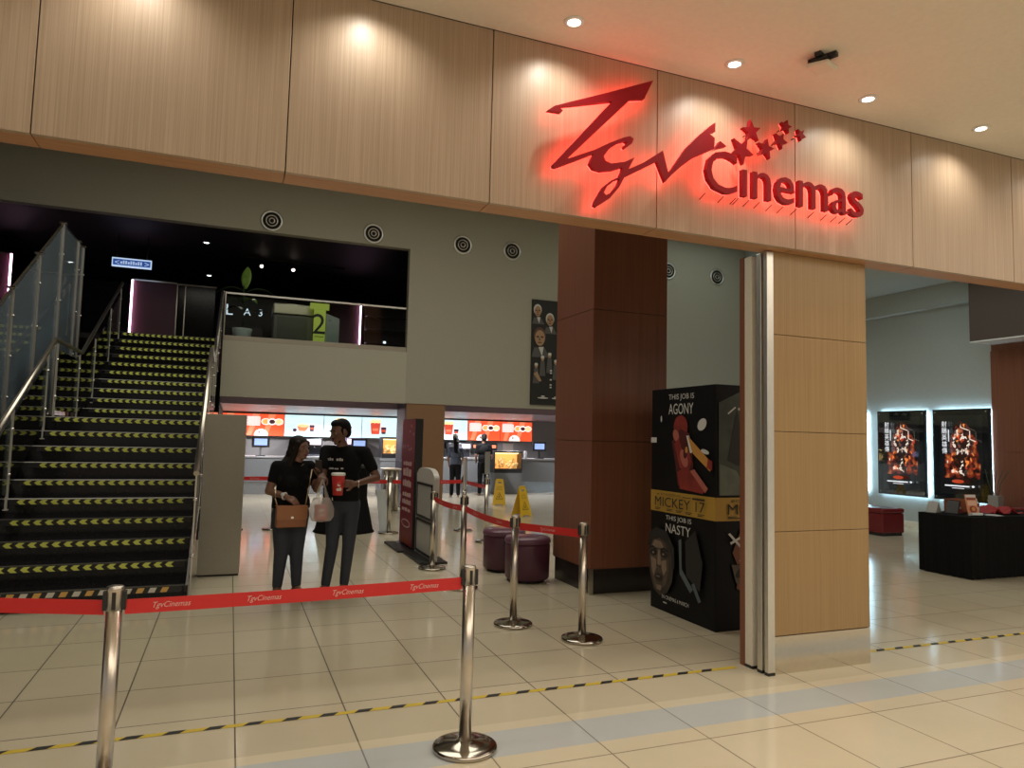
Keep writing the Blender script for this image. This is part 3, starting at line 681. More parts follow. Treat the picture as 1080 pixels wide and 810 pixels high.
def counter(x0, x1, lab, y=19.6, h=1.0):
    t = thing('service_counter', lab, 'counter', ((x0+x1)/2, y, 0)); w = (x1-x0)/2
    MB().box(-w, w, 0, 0.7, 0.32, h-0.04).build('front_panel', CG, t, 0.004)
    MB().box(-w+0.02, w-0.02, 0.04, 0.68, 0, 0.32).build('kick_panel', mat('kick_steel', (0.35, 0.38, 0.42), 0.25, 0.8), t)
    MB().box(-w-0.01, w+0.01, -0.04, 0.72, h-0.04, h).build('worktop', CTOP, t, 0.006)
    return t
counter(0.1, 3.45, 'grey service counter behind the couple', 19.6, 0.98)
counter(4.6, 12.6, 'long grey service counter right of the tan pillar')
def pos(x, y, z, lab):
    t = thing('register', lab, 'cash register', (x, y, z), 0, 'registers on the service counter')
    MB().box(-0.12, 0.12, -0.1, 0.12, 0, 0.03).bar((0, 0, 0.02), (0, 0.06, 0.30), 0.05, 0.05).build('base', BPLAST, t)
    MB().box(-0.22, 0.22, -0.02, 0.02, 0.22, 0.50).build('monitor', BPLAST, t, 0.008)
    MB().box(-0.16, 0.16, -0.024, -0.021, 0.28, 0.45).build('screen', glow('pos_blue', (0.35, 0.5, 0.9), 0.8), t)
pos(0.75, 19.9, 0.98, 'black register with a blue screen left of the woman')
pos(3.32, 19.9, 0.98, 'black register with a bright screen right of the man')
pos(8.75, 19.9, 1.0, 'black register left of the red drinks machine on the right counter')
def warmer(x, y, z, w, h, lab):
    t = thing('food_warmer', lab, 'food warmer', (x, y, z))
    MB().box(-w/2, w/2, 0, 0.4, 0, 0.12).box(-w/2, w/2, 0, 0.4, h-0.05, h).box(-w/2, -w/2+0.025, 0, 0.4, 0.12, h-0.05).box(w/2-0.025, w/2, 0, 0.4, 0.12, h-0.05).box(-w/2, w/2, 0.37, 0.4, 0.12, h-0.05).build('cabinet', BPLAST, t, 0.004)
    MB().box(-w/2+0.03, w/2-0.03, 0.34, 0.368, 0.12, h-0.05).build('lit_back', glow('warm_lit', (1, 0.48, 0.14), 0.9), t)
    pc = MB(); random.seed(3)
    for k in range(46): pc.ball((random.uniform(-w/2+0.07, w/2-0.07), random.uniform(0.06, 0.3), 0.13+random.random()*(h-0.35)*(0.5+0.5*abs(math.sin(k)))), random.uniform(0.03, 0.06), sub=1)
    p_ = pc.build('popcorn', mat('popcorn', (0.85, 0.6, 0.25), 0.7, emit=(1, 0.6, 0.2), es=0.25), t); p_['kind'] = 'stuff'
    if z < 0.9: MB().box(-w/2, w/2, 0, 0.4, -z, 0).build('base_cabinet', CG, t)
    MB().box(-w/2+0.06, w/2-0.06, 0.16, 0.24, h-0.075, h-0.051).build('heat_lamp', glow('heat_lamp', (1, 0.75, 0.35), 3), t)
warmer(7.45, 19.12, 0.60, 0.86, 0.62, 'glowing popcorn display case in front of the right counter')

warmer(3.95, 18.6, 1.0, 0.5, 0.55, 'small glowing food warmer on a plinth left of the tan pillar')
tag(MB().box(3.66, 4.24, 18.55, 19.1, 0, 0.93).box(3.64, 4.26, 18.53, 19.12, 0.93, 1.0).build('plinth', CG), 'grey plinth under the small glowing food warmer', 'plinth')
def drinks(x, y, z, m, lab, w=0.5, h=0.6):
    t = thing('drinks_machine', lab, 'drinks machine', (x, y, z))
    MB().box(-w/2, w/2, 0, 0.45, 0, 0.06).box(-w/2, w/2, 0.2, 0.45, 0.06, h).box(-w/2, w/2, -0.02, 0.45, h*0.6, h).build('body', m, t, 0.01)
    MB().box(-w/2+0.05, w/2-0.05, -0.026, -0.021, h*0.66, h*0.94).build('lit_sign', glow('drink_lit', (0.75, 0.6, 0.65), 0.7), t)
    nz = MB()
    for k in range(3): nz.lathe([(0.018, h*0.5), (0.022, h*0.6)], (-w/4+k*w/4, 0.06, 0), 8)
    nz.build('taps', CHROME, t)
drinks(9.72, 19.85, 1.0, mat('machine_red', (0.45, 0.02, 0.02), 0.35), 'red drinks machine on the right counter beside the brown pillar', 0.5, 0.56)
tag(MB().box(0.2, 12.6, 22.2, 22.65, 0.86, 0.9).box(0.22, 12.6, 22.25, 22.65, 0, 0.86).build('back_bar', mat('backbar_steel', (0.40, 0.39, 0.37), 0.35, 0.8)), 'steel back bar along the rear wall of the counter', 'back bar')
drinks(2.15, 22.2, 0.9, mat('machine_dark', (0.05, 0.055, 0.07), 0.3), 'dark drinks machine behind the couple on the back bar', 0.9, 0.55)
drinks(3.55, 22.2, 0.9, mat('machine_violet', (0.12, 0.09, 0.16), 0.3), 'violet drinks machine on the back bar right of the man', 0.55, 0.6)
drinks(6.95, 22.2, 0.9, mat('machine_dark', (0.05, 0.055, 0.07), 0.3), 'dark drinks machine under the popcorn bucket screen', 0.8, 0.5)
t = thing('price_board', 'small black price board under the red menu screens', 'sign', (8.0, 22.64, 1.05))
MB().box(-0.5, 0.4, 0, 0.06, 0, 0.36).build('board', BPLAST, t)
A = Art((-0.5, -0.002, 0), (1, 0, 0), (0, 0, 1)); 
for k in range(3): A.rect(S_LR, 0.06+0.3*k, 0.2, 0.26+0.3*k, 0.3)
A.build('panels', t)
tag(MB().box(8.62, 9.0, 22.67, 22.7, 0.98, 1.42).build('notice', mat('notice_paper', (0.42, 0.36, 0.33), 0.7)), 'pale notice sheet on the wall under the right red screens', 'notice')
t = thing('cup_stack', 'short stack of white paper cups on the counter right of the popcorn case', 'cups', (8.3, 19.9, 1.0))
MB().lathe([(0.035, 0), (0.045, 0.11), (0.047, 0.22), (0.04, 0.22)], n=14).build('cups', WHITEP, t)
CL = glow('concession_lamp', (1.0, 0.96, 0.92), 7)
for i, (x, y) in enumerate(((0.9, 18.0), (3.3, 17.4), (0.7, 21.2), (2.7, 21.4), (6.2, 18.4), (8.2, 20.6), (6.6, 21.2), (10.6, 19.0))):
    downlight(x, y, 2.20, 'recessed ceiling light over the counter area, ' + ['nearest the partition', 'above the man', 'far left row', 'far row above the pale screens', 'right of the tan pillar', 'over the right counter', 'far row right of the tan pillar', 'behind the tall brown pillar'][i],
              'concession ceiling lights', 210, None, (0.98, 0.97, 1.0), 2.7, CL, 0.08)

# ------------------------------------------------------------------ belt barrier posts
LOGOW = mat('belt_print', (0.78, 0.45, 0.42), 0.6)
def ribbon(parent, p0, p1, sag=0.0, w=0.062, name='belt', prints=0.36, back=False):
    """p0, p1 local points of the belt centre line"""
    p0, p1 = Vector(p0), Vector(p1); L = (p1-p0).length; d = (p1-p0)/L
    n = 14; bm = bmesh.new(); rows = []
    nrm = Vector((d.y, -d.x, 0)).normalized()
    def pt(q): return p0+(p1-p0)*q-Vector((0, 0, sag*4*q*(1-q)))
    for th in (0.0012, -0.0012):
        rows.append([[bm.verts.new(pt(i/n)+nrm*th+Vector((0, 0, b))) for b in (-w/2, w/2)] for i in range(n+1)])
    for r in rows:
        for i in range(n): bm.faces.new((r[i][0], r[i+1][0], r[i+1][1], r[i][1]))
    for b in (0, 1):
        for i in range(n): bm.faces.new((rows[0][i][b], rows[0][i+1][b], rows[1][i+1][b], rows[1][i][b]))
    if prints:
        V, F = text2d('TgvCinemas', 0.15, 0.032, 0.35)
        k = int(L/prints)
        for j in range(k):
            q0 = (j+0.5)/k
            o_ = pt(q0)+nrm*0.0022; u = (pt(min(1, q0+0.03))-pt(max(0, q0-0.03))).normalized()
            vs = [bm.verts.new(o_+u*(x-0.085)+Vector((0, 0, y-0.018))) for x, y in V]
            for f in F:
                ff = bm.faces.new([vs[i] for i in f]); ff.material_index = 1
    mb = MB(); mb.bm.free(); mb.bm = bm
    return mb.build(name, [RED, LOGOW], parent)
def stanchion(x, y, lab, h=0.93, top_sign=False, rz=0, simple=False, sx=1.0):
    t = thing('stanchion', lab, 'belt stanchion', (x, y, 0), rz, 'belt barrier stanchions')
    MB().lathe([(0.165, 0), (0.168, 0.012), (0.165, 0.022), (0.158, 0.026), (0.12, 0.032), (0.05, 0.040), (0.036, 0.048)], n=36).build('base', mat('base_chrome', (0.50, 0.46, 0.40), 0.12, 1.0), t)
    MB().lathe([(0.032, 0.04), (0.032, h-0.1), (0.031, h-0.1), (0.031, h-0.02)], n=24).build('post', STEEL, t)
    MB().lathe([(0.0325, h-0.10), (0.0325, h-0.02), (0.034, h-0.018), (0.034, h-0.004), (0.03, h), (0.001, h)], n=24).build('cap', STEEL, t)
    MB().box(-0.008, 0.008, -0.0345, -0.02, h-0.095, h-0.022).box(0.02, 0.045, -0.014, 0.014, h-0.10, h-0.02).box(-0.045, -0.02, -0.014, 0.014, h-0.10, h-0.02).build('belt_slot', BPLAST, t, 0.002)
    if top_sign:
        MB().ball((0, 0, h+0.02), 0.022, sub=2).tube([(0, 0, h), (0, 0, h+0.06)], 0.012, 10).build('neck', CHROME, t)
        f = MB().box(-0.11, 0.11, -0.008, 0.008, h+0.06, h+0.40).build('sign_frame', STEEL, t, 0.004); f.rotation_euler = (0, 0, top_sign)
    return t
ZB = 0.84
s1 = stanchion(-0.425, 3.50, 'steel belt stanchion in the left foreground before the staircase', 0.93)
ribbon(s1, (-0.04, 0.01, ZB), (-2.33, 0.88, ZB))
ribbon(s1, (0.04, 0.0, ZB), (1.2+0.425-0.04, 3.602-3.50, ZB), 0.004)
s2 = stanchion(1.2, 3.602, 'steel belt stanchion nearest the camera at the picture centre', 0.93)
s3 = stanchion(2.36, 7.32, 'tall stanchion with sign frame right behind the nearest stanchion', 0.98, 1.15)
s5 = stanchion(2.338, 5.80, 'steel belt stanchion standing before the purple ottomans', 0.93)
s6 = stanchion(2.70, 5.215, 'steel belt stanchion at the belt end before the brown pillar', 0.93)
s7 = stanchion(2.345, 8.48, 'steel belt stanchion in front of the white info board', 0.93)
s4 = stanchion(3.71, 10.41, 'stanchion with sign frame left of the leaning yellow floor sign', 0.98, 0.9)
s8 = stanchion(2.47, 11.65, 'steel belt stanchion between the black table and the red banner', 0.93)
s9 = stanchion(3.77, 11.74, 'steel belt stanchion whose base shows behind the tall sign stanchion', 0.93)
s10 = stanchion(0.10, 12.5, 'steel belt stanchion half hidden behind the putty partition', 0.93)
s11 = stanchion(0.72, 12.5, 'steel belt stanchion behind the woman', 0.93)
ribbon(s7, (0, -0.04, ZB), (0.015, 7.36-8.48, ZB), 0.02, prints=0.5)
ribbon(s3, (0, -0.04, ZB), (-0.02, 5.84-7.32, ZB), 0.02, prints=0.5)
ribbon(s5, (0.03, -0.03, ZB), (0.34, -0.56, ZB), 0.0)
ribbon(s8, (0.04, 0, ZB), (1.26, 0.09, ZB), 0.01, prints=0.5)
ribbon(s9, (-0.01, -0.04, ZB), (-0.05, -1.29, ZB), 0.01, prints=0.5)
ribbon(s10, (0.04, 0, ZB), (0.58, 0, ZB), 0.0)
ribbon(s11, (0.04, 0, ZB), (1.70, -0.85, ZB), 0.01)

# ------------------------------------------------------------------ seats, wet floor signs, bin
PURP = mat('purple_vinyl', (0.085, 0.022, 0.045), 0.35)
def round_ottoman(x, y, lab):
    t = thing('ottoman', lab, 'ottoman', (x, y, 0), 0, 'round purple ottomans')
    MB().lathe([(0.235, 0.03), (0.25, 0.05), (0.255, 0.40), (0.25, 0.425)], n=40).build('body', PURP, t)
    MB().lathe([(0.25, 0.425), (0.262, 0.435), (0.262, 0.465), (0.245, 0.49), (0.001, 0.50)], n=40).build('seat', mat('purple_seat', (0.13, 0.05, 0.085), 0.3), t)
    MB().lathe([(0.2, 0), (0.2, 0.03)], n=24).build('base', BPLAST, t)
round_ottoman(3.20, 7.55, 'round purple ottoman in front, closer to the brown pillar')
round_ottoman(3.17, 8.22, 'round purple ottoman behind and left of the front one')
WETY = mat('sign_yellow', (0.80, 0.50, 0.02), 0.4); WETD = flat('wet_print', (0.25, 0.12, 0.01))
def wet_sign(x, y, rz, lab):
    t = thing('wet_floor_sign', lab, 'floor sign', (x, y, 0), rz, 'yellow wet floor signs')
    H, D = 0.60, 0.15
    for s in (-1, 1):
        up = Vector((0, -s*D, H)).normalized(); o = Vector((0, s*D, 0)); u = Vector((-s, 0, 0)) if s > 0 else Vector((1, 0, 0))
        pts = [(-0.16, 0), (-0.10, 0), (-0.085, 0.03), (0.085, 0.03), (0.10, 0), (0.16, 0), (0.095, H), (0.08, H+0.02), (-0.08, H+0.02), (-0.095, H)]
        hole = [(-0.04, H-0.075), (0.04, H-0.075), (0.04, H-0.035), (-0.04, H-0.035)]
        b = MB().prism(pts, o, u, up, -0.012, holes=[hole]).build('board', WETY, t, 0.002)
        A = Art(o, u, up, 0.0015); A.k = 1
        A.text(WETD, 'CAUTION', -0.06, 0.42, width=0.12, height=0.035); A.text(WETD, 'WET FLOOR', -0.07, 0.365, width=0.14, height=0.03)
        A.poly(WETD, [(-0.085, 0.14), (0.085, 0.14), (0, 0.32)]); A.poly(WETY, [(-0.065, 0.152), (0.065, 0.152), (0, 0.295)])
        A.ell(WETD, 0.012, 0.255, 0.012, 0.012); A.poly(WETD, [(0.0, 0.24), (0.02, 0.235), (0.005, 0.20), (0.03, 0.165), (0.018, 0.16), (-0.01, 0.195), (-0.03, 0.165), (-0.042, 0.17), (-0.012, 0.215)])
        A.build('print', b)
    MB().tube([(-0.08, 0, H+0.005), (0.08, 0, H+0.005)], 0.012, 8).build('hinge', WETY, t)
wet_sign(5.68, 13.75, 0.35, 'yellow folding wet floor sign nearer the brown pillar')
wet_sign(6.06, 16.1, -0.35, 'yellow folding wet floor sign farther back by the counter')
t = thing('waste_bin', 'ribbed steel waste bin between the black table and the tan pillar', 'bin', (3.22, 15.2, 0))
MB().box(-0.16, 0.16, -0.15, 0.15, 0, 0.86).build('body', mat('bin_steel', (0.25, 0.23, 0.21), 0.35, 0.9), t, 0.01)
for x in (-0.11, 0.0, 0.11): MB().lathe([(0.04, 0.02), (0.04, 0.85)], (x, -0.16, 0), 12).build('rib', STEEL, t)
MB().box(-0.19, 0.19, -0.22, 0.17, 0.86, 0.90).build('lid', STEEL, t, 0.006)

# black draped table with a leaning poster, behind the man
t = thing('draped_table', 'tall table under a black stretch cloth behind the man', 'table', (1.82, 12.1, 0))
MB().lathe([(0.50, 0), (0.47, 0.04), (0.36, 0.55), (0.36, 0.82), (0.42, 1.02), (0.42, 1.05)], n=32).build('cloth', mat('black_cloth', (0.005, 0.005, 0.0055), 0.9, spec=0.15), t)
MB().lathe([(0.001, 1.05), (0.43, 1.05), (0.43, 1.09), (0.001, 1.095)], n=32).build('tabletop', BPLAST, t)
PAPER = mat('white_board', (0.62, 0.66, 0.68), 0.5)
t = thing('leaning_board', 'white board leaning on the black draped table', 'board', (2.47, 11.85, 0), 0.1); t.rotation_euler = (0, -0.12, 0.1)
MB().box(-0.10, 0.05, -0.01, 0.01, 0.02, 0.70).build('panel', PAPER, t)
MB().box(-0.12, 0.07, -0.02, 0.04, 0, 0.025).build('foot', BPLAST, t)
t = thing('table_card', 'small white card standing at the edge of the black draped table', 'card', (2.16, 11.95, 1.093), 0.2)
MB().box(-0.05, 0.05, -0.01, 0.01, 0, 0.14).build('card', PAPER, t); MB().box(-0.06, 0.06, -0.03, 0.03, 0, 0.006).build('foot', BPLAST, t)

# red lightbox banner and white info board standing in a row
t = thing('banner_stand', 'tall narrow red printed banner stand with white lettering', 'banner', (2.42, 10.15, 0))
MB().box(-0.02, 0.09, -0.40, 0.40, 0.04, 1.84).build('frame', BPLAST, t, 0.004)
BR = mat('banner_red', (0.20, 0.015, 0.03), 0.45); BP = flat('banner_print', (0.62, 0.42, 0.42)); BP2 = flat('banner_orange', (0.45, 0.10, 0.04))
A = Art((-0.021, 0.39, 0.05), (0, -1, 0), (0, 0, 1)); A.rect(BR, 0, 0, 0.78, 1.78)
random.seed(5)
for k in range(16): A.ell(BP2 if k % 2 else BP, random.uniform(0.05, 0.73), random.uniform(1.3, 1.72), 0.03, 0.015, 8, up=(k == 0), rot=k)
for i, (b, h, n) in enumerate(((1.12, 0.06, 4), (0.97, 0.12, 3), (0.82, 0.10, 5), (0.68, 0.06, 4), (0.57, 0.07, 6), (0.47, 0.05, 3))):
    for j in range(n): A.rect(BP, 0.14+0.52*j/n, b, 0.14+0.52*(j+0.82)/n, b+h*(1 if j % 2 else 0.85), up=(i == 0 and j == 0))
A.ell(BP, 0.39, 0.30, 0.26, 0.06); A.ell(BR, 0.39, 0.30, 0.22, 0.04)
for k in range(5): A.poly(BP2, [(0.1+0.13*k, 0.02), (0.18+0.13*k, 0.02), (0.16+0.13*k, 0.14+0.05*(k % 2))], up=(k == 0))
A.build('print', t)
MB().box(-0.22, 0.25, -0.43, 0.50, 0, 0.03).build('foot', BPLAST, t, 0.005)
t = thing('info_board', 'white round-topped info board with two black framed panels', 'info board', (2.42, 9.25, 0))
pr = [(-0.48, 0.03), (0.42, 0.03), (0.42, 1.10)] + [(0.42-0.30*(1-math.cos(u)) if 0 else 0.12+0.30*math.cos(u), 1.05+0.13*math.sin(u)) for u in [PI/2*k/8 for k in range(9)]][1:] + [(-0.18-0.30*math.sin(u), 1.05+0.13*math.cos(u)) for u in [PI/2*k/8 for k in range(9)]]
MB().prism(pr, (0.0, 0, 0), (0, 1, 0), (0, 0, 1), 0.07).build('board', mat('board_white', (0.55, 0.53, 0.50), 0.4), t, 0.004)
for z0, z1 in ((0.06, 0.50), (0.52, 0.98)):
    fr = MB().box(-0.012, 0.0, -0.42, 0.36, z0, z0+0.03).box(-0.012, 0.0, -0.42, 0.36, z1-0.03, z1).box(-0.012, 0.0, -0.42, -0.39, z0, z1).box(-0.012, 0.0, 0.33, 0.36, z0, z1).build('panel_frame', BPLAST, t)
    MB().box(-0.005, -0.001, -0.39, 0.33, z0+0.03, z1-0.03).build('panel', mat('panel_grey', (0.42, 0.41, 0.39), 0.3), fr)
MB().box(-0.16, 0.2, -0.5, 0.44, 0, 0.03).build('foot', BPLAST, t, 0.005)

# ------------------------------------------------------------------ film promotion cube tower
t = thing('film_standee', 'tall black film standee with a yellow title band beside the brown pillar', 'standee', (4.40, 5.585, 0))
SB_ = mat('standee_print', (0.006, 0.006, 0.007), 0.5, spec=0.2)
MB().box(-0.505, 0.505, -0.50, 0.50, 1.13, 2.11).build('upper_cube', SB_, t, 0.004)
MB().box(-0.505, 0.505, -0.50, 0.50, 0.0, 0.93).build('lower_cube', SB_, t, 0.004)
GOLD = mat('band_gold', (0.47, 0.28, 0.045), 0.45); INK = flat('ink_black', (0.02, 0.018, 0.015)); CHALK = flat('chalk_white', (0.62, 0.62, 0.60))
MB().box(-0.508, 0.508, -0.503, 0.503, 0.93, 1.13).build('title_band', GOLD, t)
FR1 = mat('fig_red', (0.24, 0.028, 0.020), 0.5, vary=(9, 0.7)); FR2 = mat('fig_dark_red', (0.08, 0.011, 0.011), 0.5, vary=(9, 0.7)); FR3 = flat('fig_orange', (0.55, 0.26, 0.05)); FR4 = flat('fig_pink', (0.42, 0.12, 0.09))
SK1 = mat('face_light', (0.25, 0.18, 0.13), 0.5, vary=(14, 0.35)); SK2 = mat('face_mid', (0.10, 0.072, 0.054), 0.5, vary=(14, 0.4)); SK3 = flat('face_dark', (0.018, 0.016, 0.015)); GRN = mat('murk_green', (0.05, 0.065, 0.05), 0.5, vary=(7, 0.7)); GRN2 = mat('murk_light', (0.13, 0.155, 0.12), 0.5, vary=(6, 0.5)); BLU = mat('murk_blue', (0.02, 0.035, 0.075), 0.5, vary=(5, 0.5)); STL = flat('steel_line', (0.10, 0.13, 0.15))
# left face (towards -x): u runs from far to near
A = Art((-0.5105, 0.5, 0), (0, -1, 0), (0, 0, 1), 0.0008)
A.text(CHALK, 'THIS JOB IS', 0.30, 1.985, width=0.40, height=0.065); A.text(CHALK, 'AGONY', 0.30, 1.86, width=0.39, height=0.10)
A.ell(CHALK, 0.82, 1.76, 0.07, 0.05, 14, rot=0.5); A.rect(CHALK, 0.0, 1.59, 0.10, 1.64); A.ell(CHALK, 0.18, 1.82, 0.012, 0.03)
A.ell(FR1, 0.50, 1.74, 0.11, 0.11); A.poly(FR2, [(0.36, 1.60), (0.50, 1.72), (0.64, 1.68), (0.70, 1.40), (0.66, 1.20), (0.46, 1.20), (0.42, 1.40)]); A.ell(FR4, 0.43, 1.66, 0.045, 0.06, rot=0.6)
A.poly(FR1, [(0.40, 1.58), (0.48, 1.64), (0.54, 1.5), (0.62, 1.55), (0.68, 1.42), (0.62, 1.32), (0.50, 1.36), (0.46, 1.45)]); A.ell(FR4, 0.56, 1.45, 0.05, 0.09, rot=0.5); A.ell(FR2, 0.58, 1.50, 0.03, 0.05); A.ell(FR3, 0.60, 1.53, 0.02, 0.03)
A.poly(FR1, [(0.46, 1.32), (0.60, 1.38), (0.72, 1.30), (0.88, 1.18), (0.84, 1.15), (0.50, 1.17)]); A.poly(FR4, [(0.66, 1.34), (0.72, 1.36), (0.92, 1.20), (0.88, 1.16)])
A.poly(CHALK, [(0.60, 1.66), (0.64, 1.66), (0.72, 1.52), (0.66, 1.50)]); A.poly(FR3, [(0.62, 1.66), (0.68, 1.62), (0.98, 1.42), (0.95, 1.35), (0.90, 1.38), (0.70, 1.50)]); A.poly(FR1, [(0.92, 1.46), (0.98, 1.44), (0.98, 1.36), (0.90, 1.38)]); A.ell(CHALK, 0.88, 1.52, 0.06, 0.02, 12, rot=-0.2)
A.text(INK, 'BONG JOON HO', 0.20, 1.086, width=0.32, height=0.026); A.rect(INK, 0.13, 1.092, 0.17, 1.100); A.rect(INK, 0.55, 1.092, 0.68, 1.099, up=False); A.rect(INK, 0.70, 1.088, 0.88, 1.104, up=False); A.text(INK, 'MICKEY 17', 0.10, 0.985, width=0.78, height=0.09)
for k, x in enumerate((0.10, 0.30, 0.45, 0.60, 0.78)): A.rect(INK, x, 0.963, x+0.10, 0.969, up=(k == 0)); A.rect(INK, x, 0.950, x+0.08, 0.957, up=False)
A.text(CHALK, 'THIS JOB IS', 0.29, 0.855, width=0.40, height=0.055); A.text(CHALK, 'NASTY', 0.29, 0.75, width=0.39, height=0.085)
A.poly(STL, [(0.50, 0.70), (0.54, 0.72), (0.55, 0.45), (0.72, 0.30), (0.68, 0.26), (0.52, 0.40)]); A.poly(SK3, [(0.60, 0.70), (0.75, 0.82), (0.86, 0.55), (0.82, 0.30), (0.62, 0.40)]); A.poly(STL, [(0.70, 0.34), (0.74, 0.36), (0.84, 0.22), (0.80, 0.20)])
SKD = mat('face_shadow', (0.045, 0.034, 0.027), 0.5, vary=(14, 0.4))
A.poly(SKD, [(0.01, 0.56), (0.06, 0.67), (0.18, 0.715), (0.32, 0.69), (0.41, 0.58), (0.425, 0.44), (0.40, 0.30), (0.32, 0.19), (0.20, 0.145), (0.10, 0.19), (0.03, 0.33), (0.0, 0.45)])
A.poly(SK2, [(0.03, 0.55), (0.08, 0.65), (0.18, 0.68), (0.29, 0.64), (0.34, 0.53), (0.35, 0.40), (0.30, 0.26), (0.20, 0.18), (0.11, 0.22), (0.05, 0.35)])
A.poly(SK1, [(0.06, 0.59), (0.12, 0.655), (0.22, 0.65), (0.27, 0.60), (0.20, 0.585), (0.12, 0.585)]); A.poly(SK1, [(0.17, 0.57), (0.205, 0.57), (0.225, 0.44), (0.20, 0.415), (0.16, 0.43)]); A.poly(SK1, [(0.05, 0.49), (0.14, 0.47), (0.15, 0.40), (0.10, 0.31), (0.065, 0.38)]); A.poly(SK1, [(0.23, 0.47), (0.31, 0.49), (0.32, 0.40), (0.27, 0.34), (0.235, 0.40)]); A.poly(SK1, [(0.14, 0.24), (0.24, 0.24), (0.225, 0.195), (0.16, 0.195)])
A.poly(SK3, [(-0.0, 0.60), (0.03, 0.72), (0.14, 0.78), (0.32, 0.76), (0.44, 0.62), (0.45, 0.44), (0.41, 0.40), (0.40, 0.54), (0.33, 0.65), (0.20, 0.695), (0.08, 0.665), (0.03, 0.57)])
A.ell(SK3, 0.095, 0.535, 0.055, 0.032, rot=0.1); A.ell(SK3, 0.275, 0.54, 0.058, 0.034, rot=-0.15); A.poly(SK3, [(0.03, 0.575), (0.09, 0.60), (0.15, 0.575), (0.14, 0.56), (0.09, 0.58), (0.04, 0.56)]); A.poly(SK3, [(0.22, 0.58), (0.28, 0.605), (0.34, 0.58), (0.33, 0.565), (0.28, 0.588), (0.23, 0.565)])
A.ell(SK1, 0.10, 0.533, 0.018, 0.010); A.ell(SK1, 0.27, 0.538, 0.018, 0.010, up=False); A.ell(SKD, 0.165, 0.42, 0.014, 0.008); A.ell(SKD, 0.215, 0.42, 0.014, 0.008, up=False)
A.ell(SKD, 0.19, 0.315, 0.062, 0.038); A.ell(SK3, 0.19, 0.312, 0.046, 0.024); A.poly(SK1, [(0.155, 0.326), (0.225, 0.326), (0.215, 0.316), (0.165, 0.316)])
A.text(CHALK, 'IN CINEMAS 6 MARCH', 0.26, 0.135, width=0.42, height=0.035); A.rect(CHALK, 0.28, 0.095, 0.34, 0.107)
A.build('left_print', t)
A = Art((-0.505, -0.5055, 0), (1, 0, 0), (0, 0, 1), 0.0008)
A.poly(GRN, [(0.03, 1.15), (0.03, 1.95), (0.25, 2.05), (0.55, 2.0), (0.55, 1.15)]); A.poly(BLU, [(0.38, 1.20), (0.36, 2.09), (0.98, 2.09), (0.98, 1.2)]); A.poly(GRN2, [(0.04, 1.15), (0.04, 1.42), (0.22, 1.36), (0.34, 1.15)]); A.poly(SK3, [(0.12, 1.45), (0.22, 1.9), (0.30, 1.6), (0.24, 1.4)])
A.poly(CHALK, [(0.12, 1.86), (0.2, 1.92), (0.21, 1.91), (0.13, 1.85)]); A.ell(CHALK, 0.25, 1.90, 0.02, 0.012)
A.text(INK, 'BONG JOON HO', 0.16, 1.085, width=0.62, height=0.026); A.text(INK, 'MICKEY 17', 0.12, 0.985, width=0.80, height=0.09); A.rect(INK, 0.12, 0.963, 0.22, 0.969); A.rect(INK, 0.12, 0.950, 0.26, 0.957, up=False)
FRB = flat('fig_brown', (0.20, 0.075, 0.04))
A.poly(FRB, [(0.17, 0.66), (0.26, 0.86), (0.55, 0.86), (0.55, 0.62), (0.40, 0.56), (0.22, 0.56)]); A.poly(SK2, [(0.16, 0.56), (0.30, 0.55), (0.40, 0.48), (0.38, 0.36), (0.26, 0.32), (0.20, 0.42)]); A.ell(SK3, 0.28, 0.50, 0.09, 0.04, rot=0.5); A.ell(FRB, 0.26, 0.37, 0.05, 0.03)
A.poly(CHALK, [(0.12, 0.82), (0.14, 0.83), (0.30, 0.68), (0.28, 0.67)]); A.poly(CHALK, [(0.14, 0.75), (0.30, 0.82), (0.30, 0.80), (0.15, 0.73)]); A.poly(CHALK, [(0.24, 0.60), (0.42, 0.545), (0.42, 0.53), (0.24, 0.585)])
A.text(CHALK, 'IN', 0.40, 0.12, height=0.035)
A.build('front_print', t)

# tall hanging poster on the back wall
t = thing('wall_poster', 'tall black film poster with portraits hanging left of the brown pillar', 'poster', (6.9, 15.4, 2.40))
MB().box(-0.40, 0.40, -0.04, 0, 0, 2.5).build('panel', BPLAST, t)
A = Art((-0.40, -0.041, 0), (1, 0, 0), (0, 0, 1), 0.0015); A.rect(INK, 0.01, 0.01, 0.79, 2.49)
PS = flat('poster_skin', (0.42, 0.25, 0.14)); PW = flat('poster_white', (0.62, 0.60, 0.55)); PG = flat('poster_grey', (0.10, 0.095, 0.09)); PD = flat('poster_shadow', (0.12, 0.06, 0.035))
for x, z, s, hair in ((0.14, 2.22, 0.9, PW), (0.46, 2.02, 0.95, PW), (0.2, 1.58, 1.35, PD)):
    A.poly(PG, [(x-0.15*s, z-0.34*s), (x-0.1*s, z-0.17*s), (x+0.1*s, z-0.17*s), (x+0.2*s, z-0.34*s)]); A.poly(PW, [(x-0.02*s, z-0.16*s), (x+0.08*s, z-0.15*s), (x+0.05*s, z-0.32*s)])
    A.ell(hair, x, z+0.04*s, 0.115*s, 0.15*s); A.ell(PS, x+0.005, z, 0.095*s, 0.14*s); A.ell(PD, x-0.04*s, z+0.02*s, 0.03*s, 0.02*s); A.ell(PD, x+0.045*s, z+0.02*s, 0.03*s, 0.02*s, up=False); A.poly(PD, [(x-0.01*s, z+0.02*s), (x+0.02*s, z-0.04*s), (x-0.02*s, z-0.04*s)], up=False); A.ell(PD, x, z-0.08*s, 0.04*s, 0.012*s, up=False)
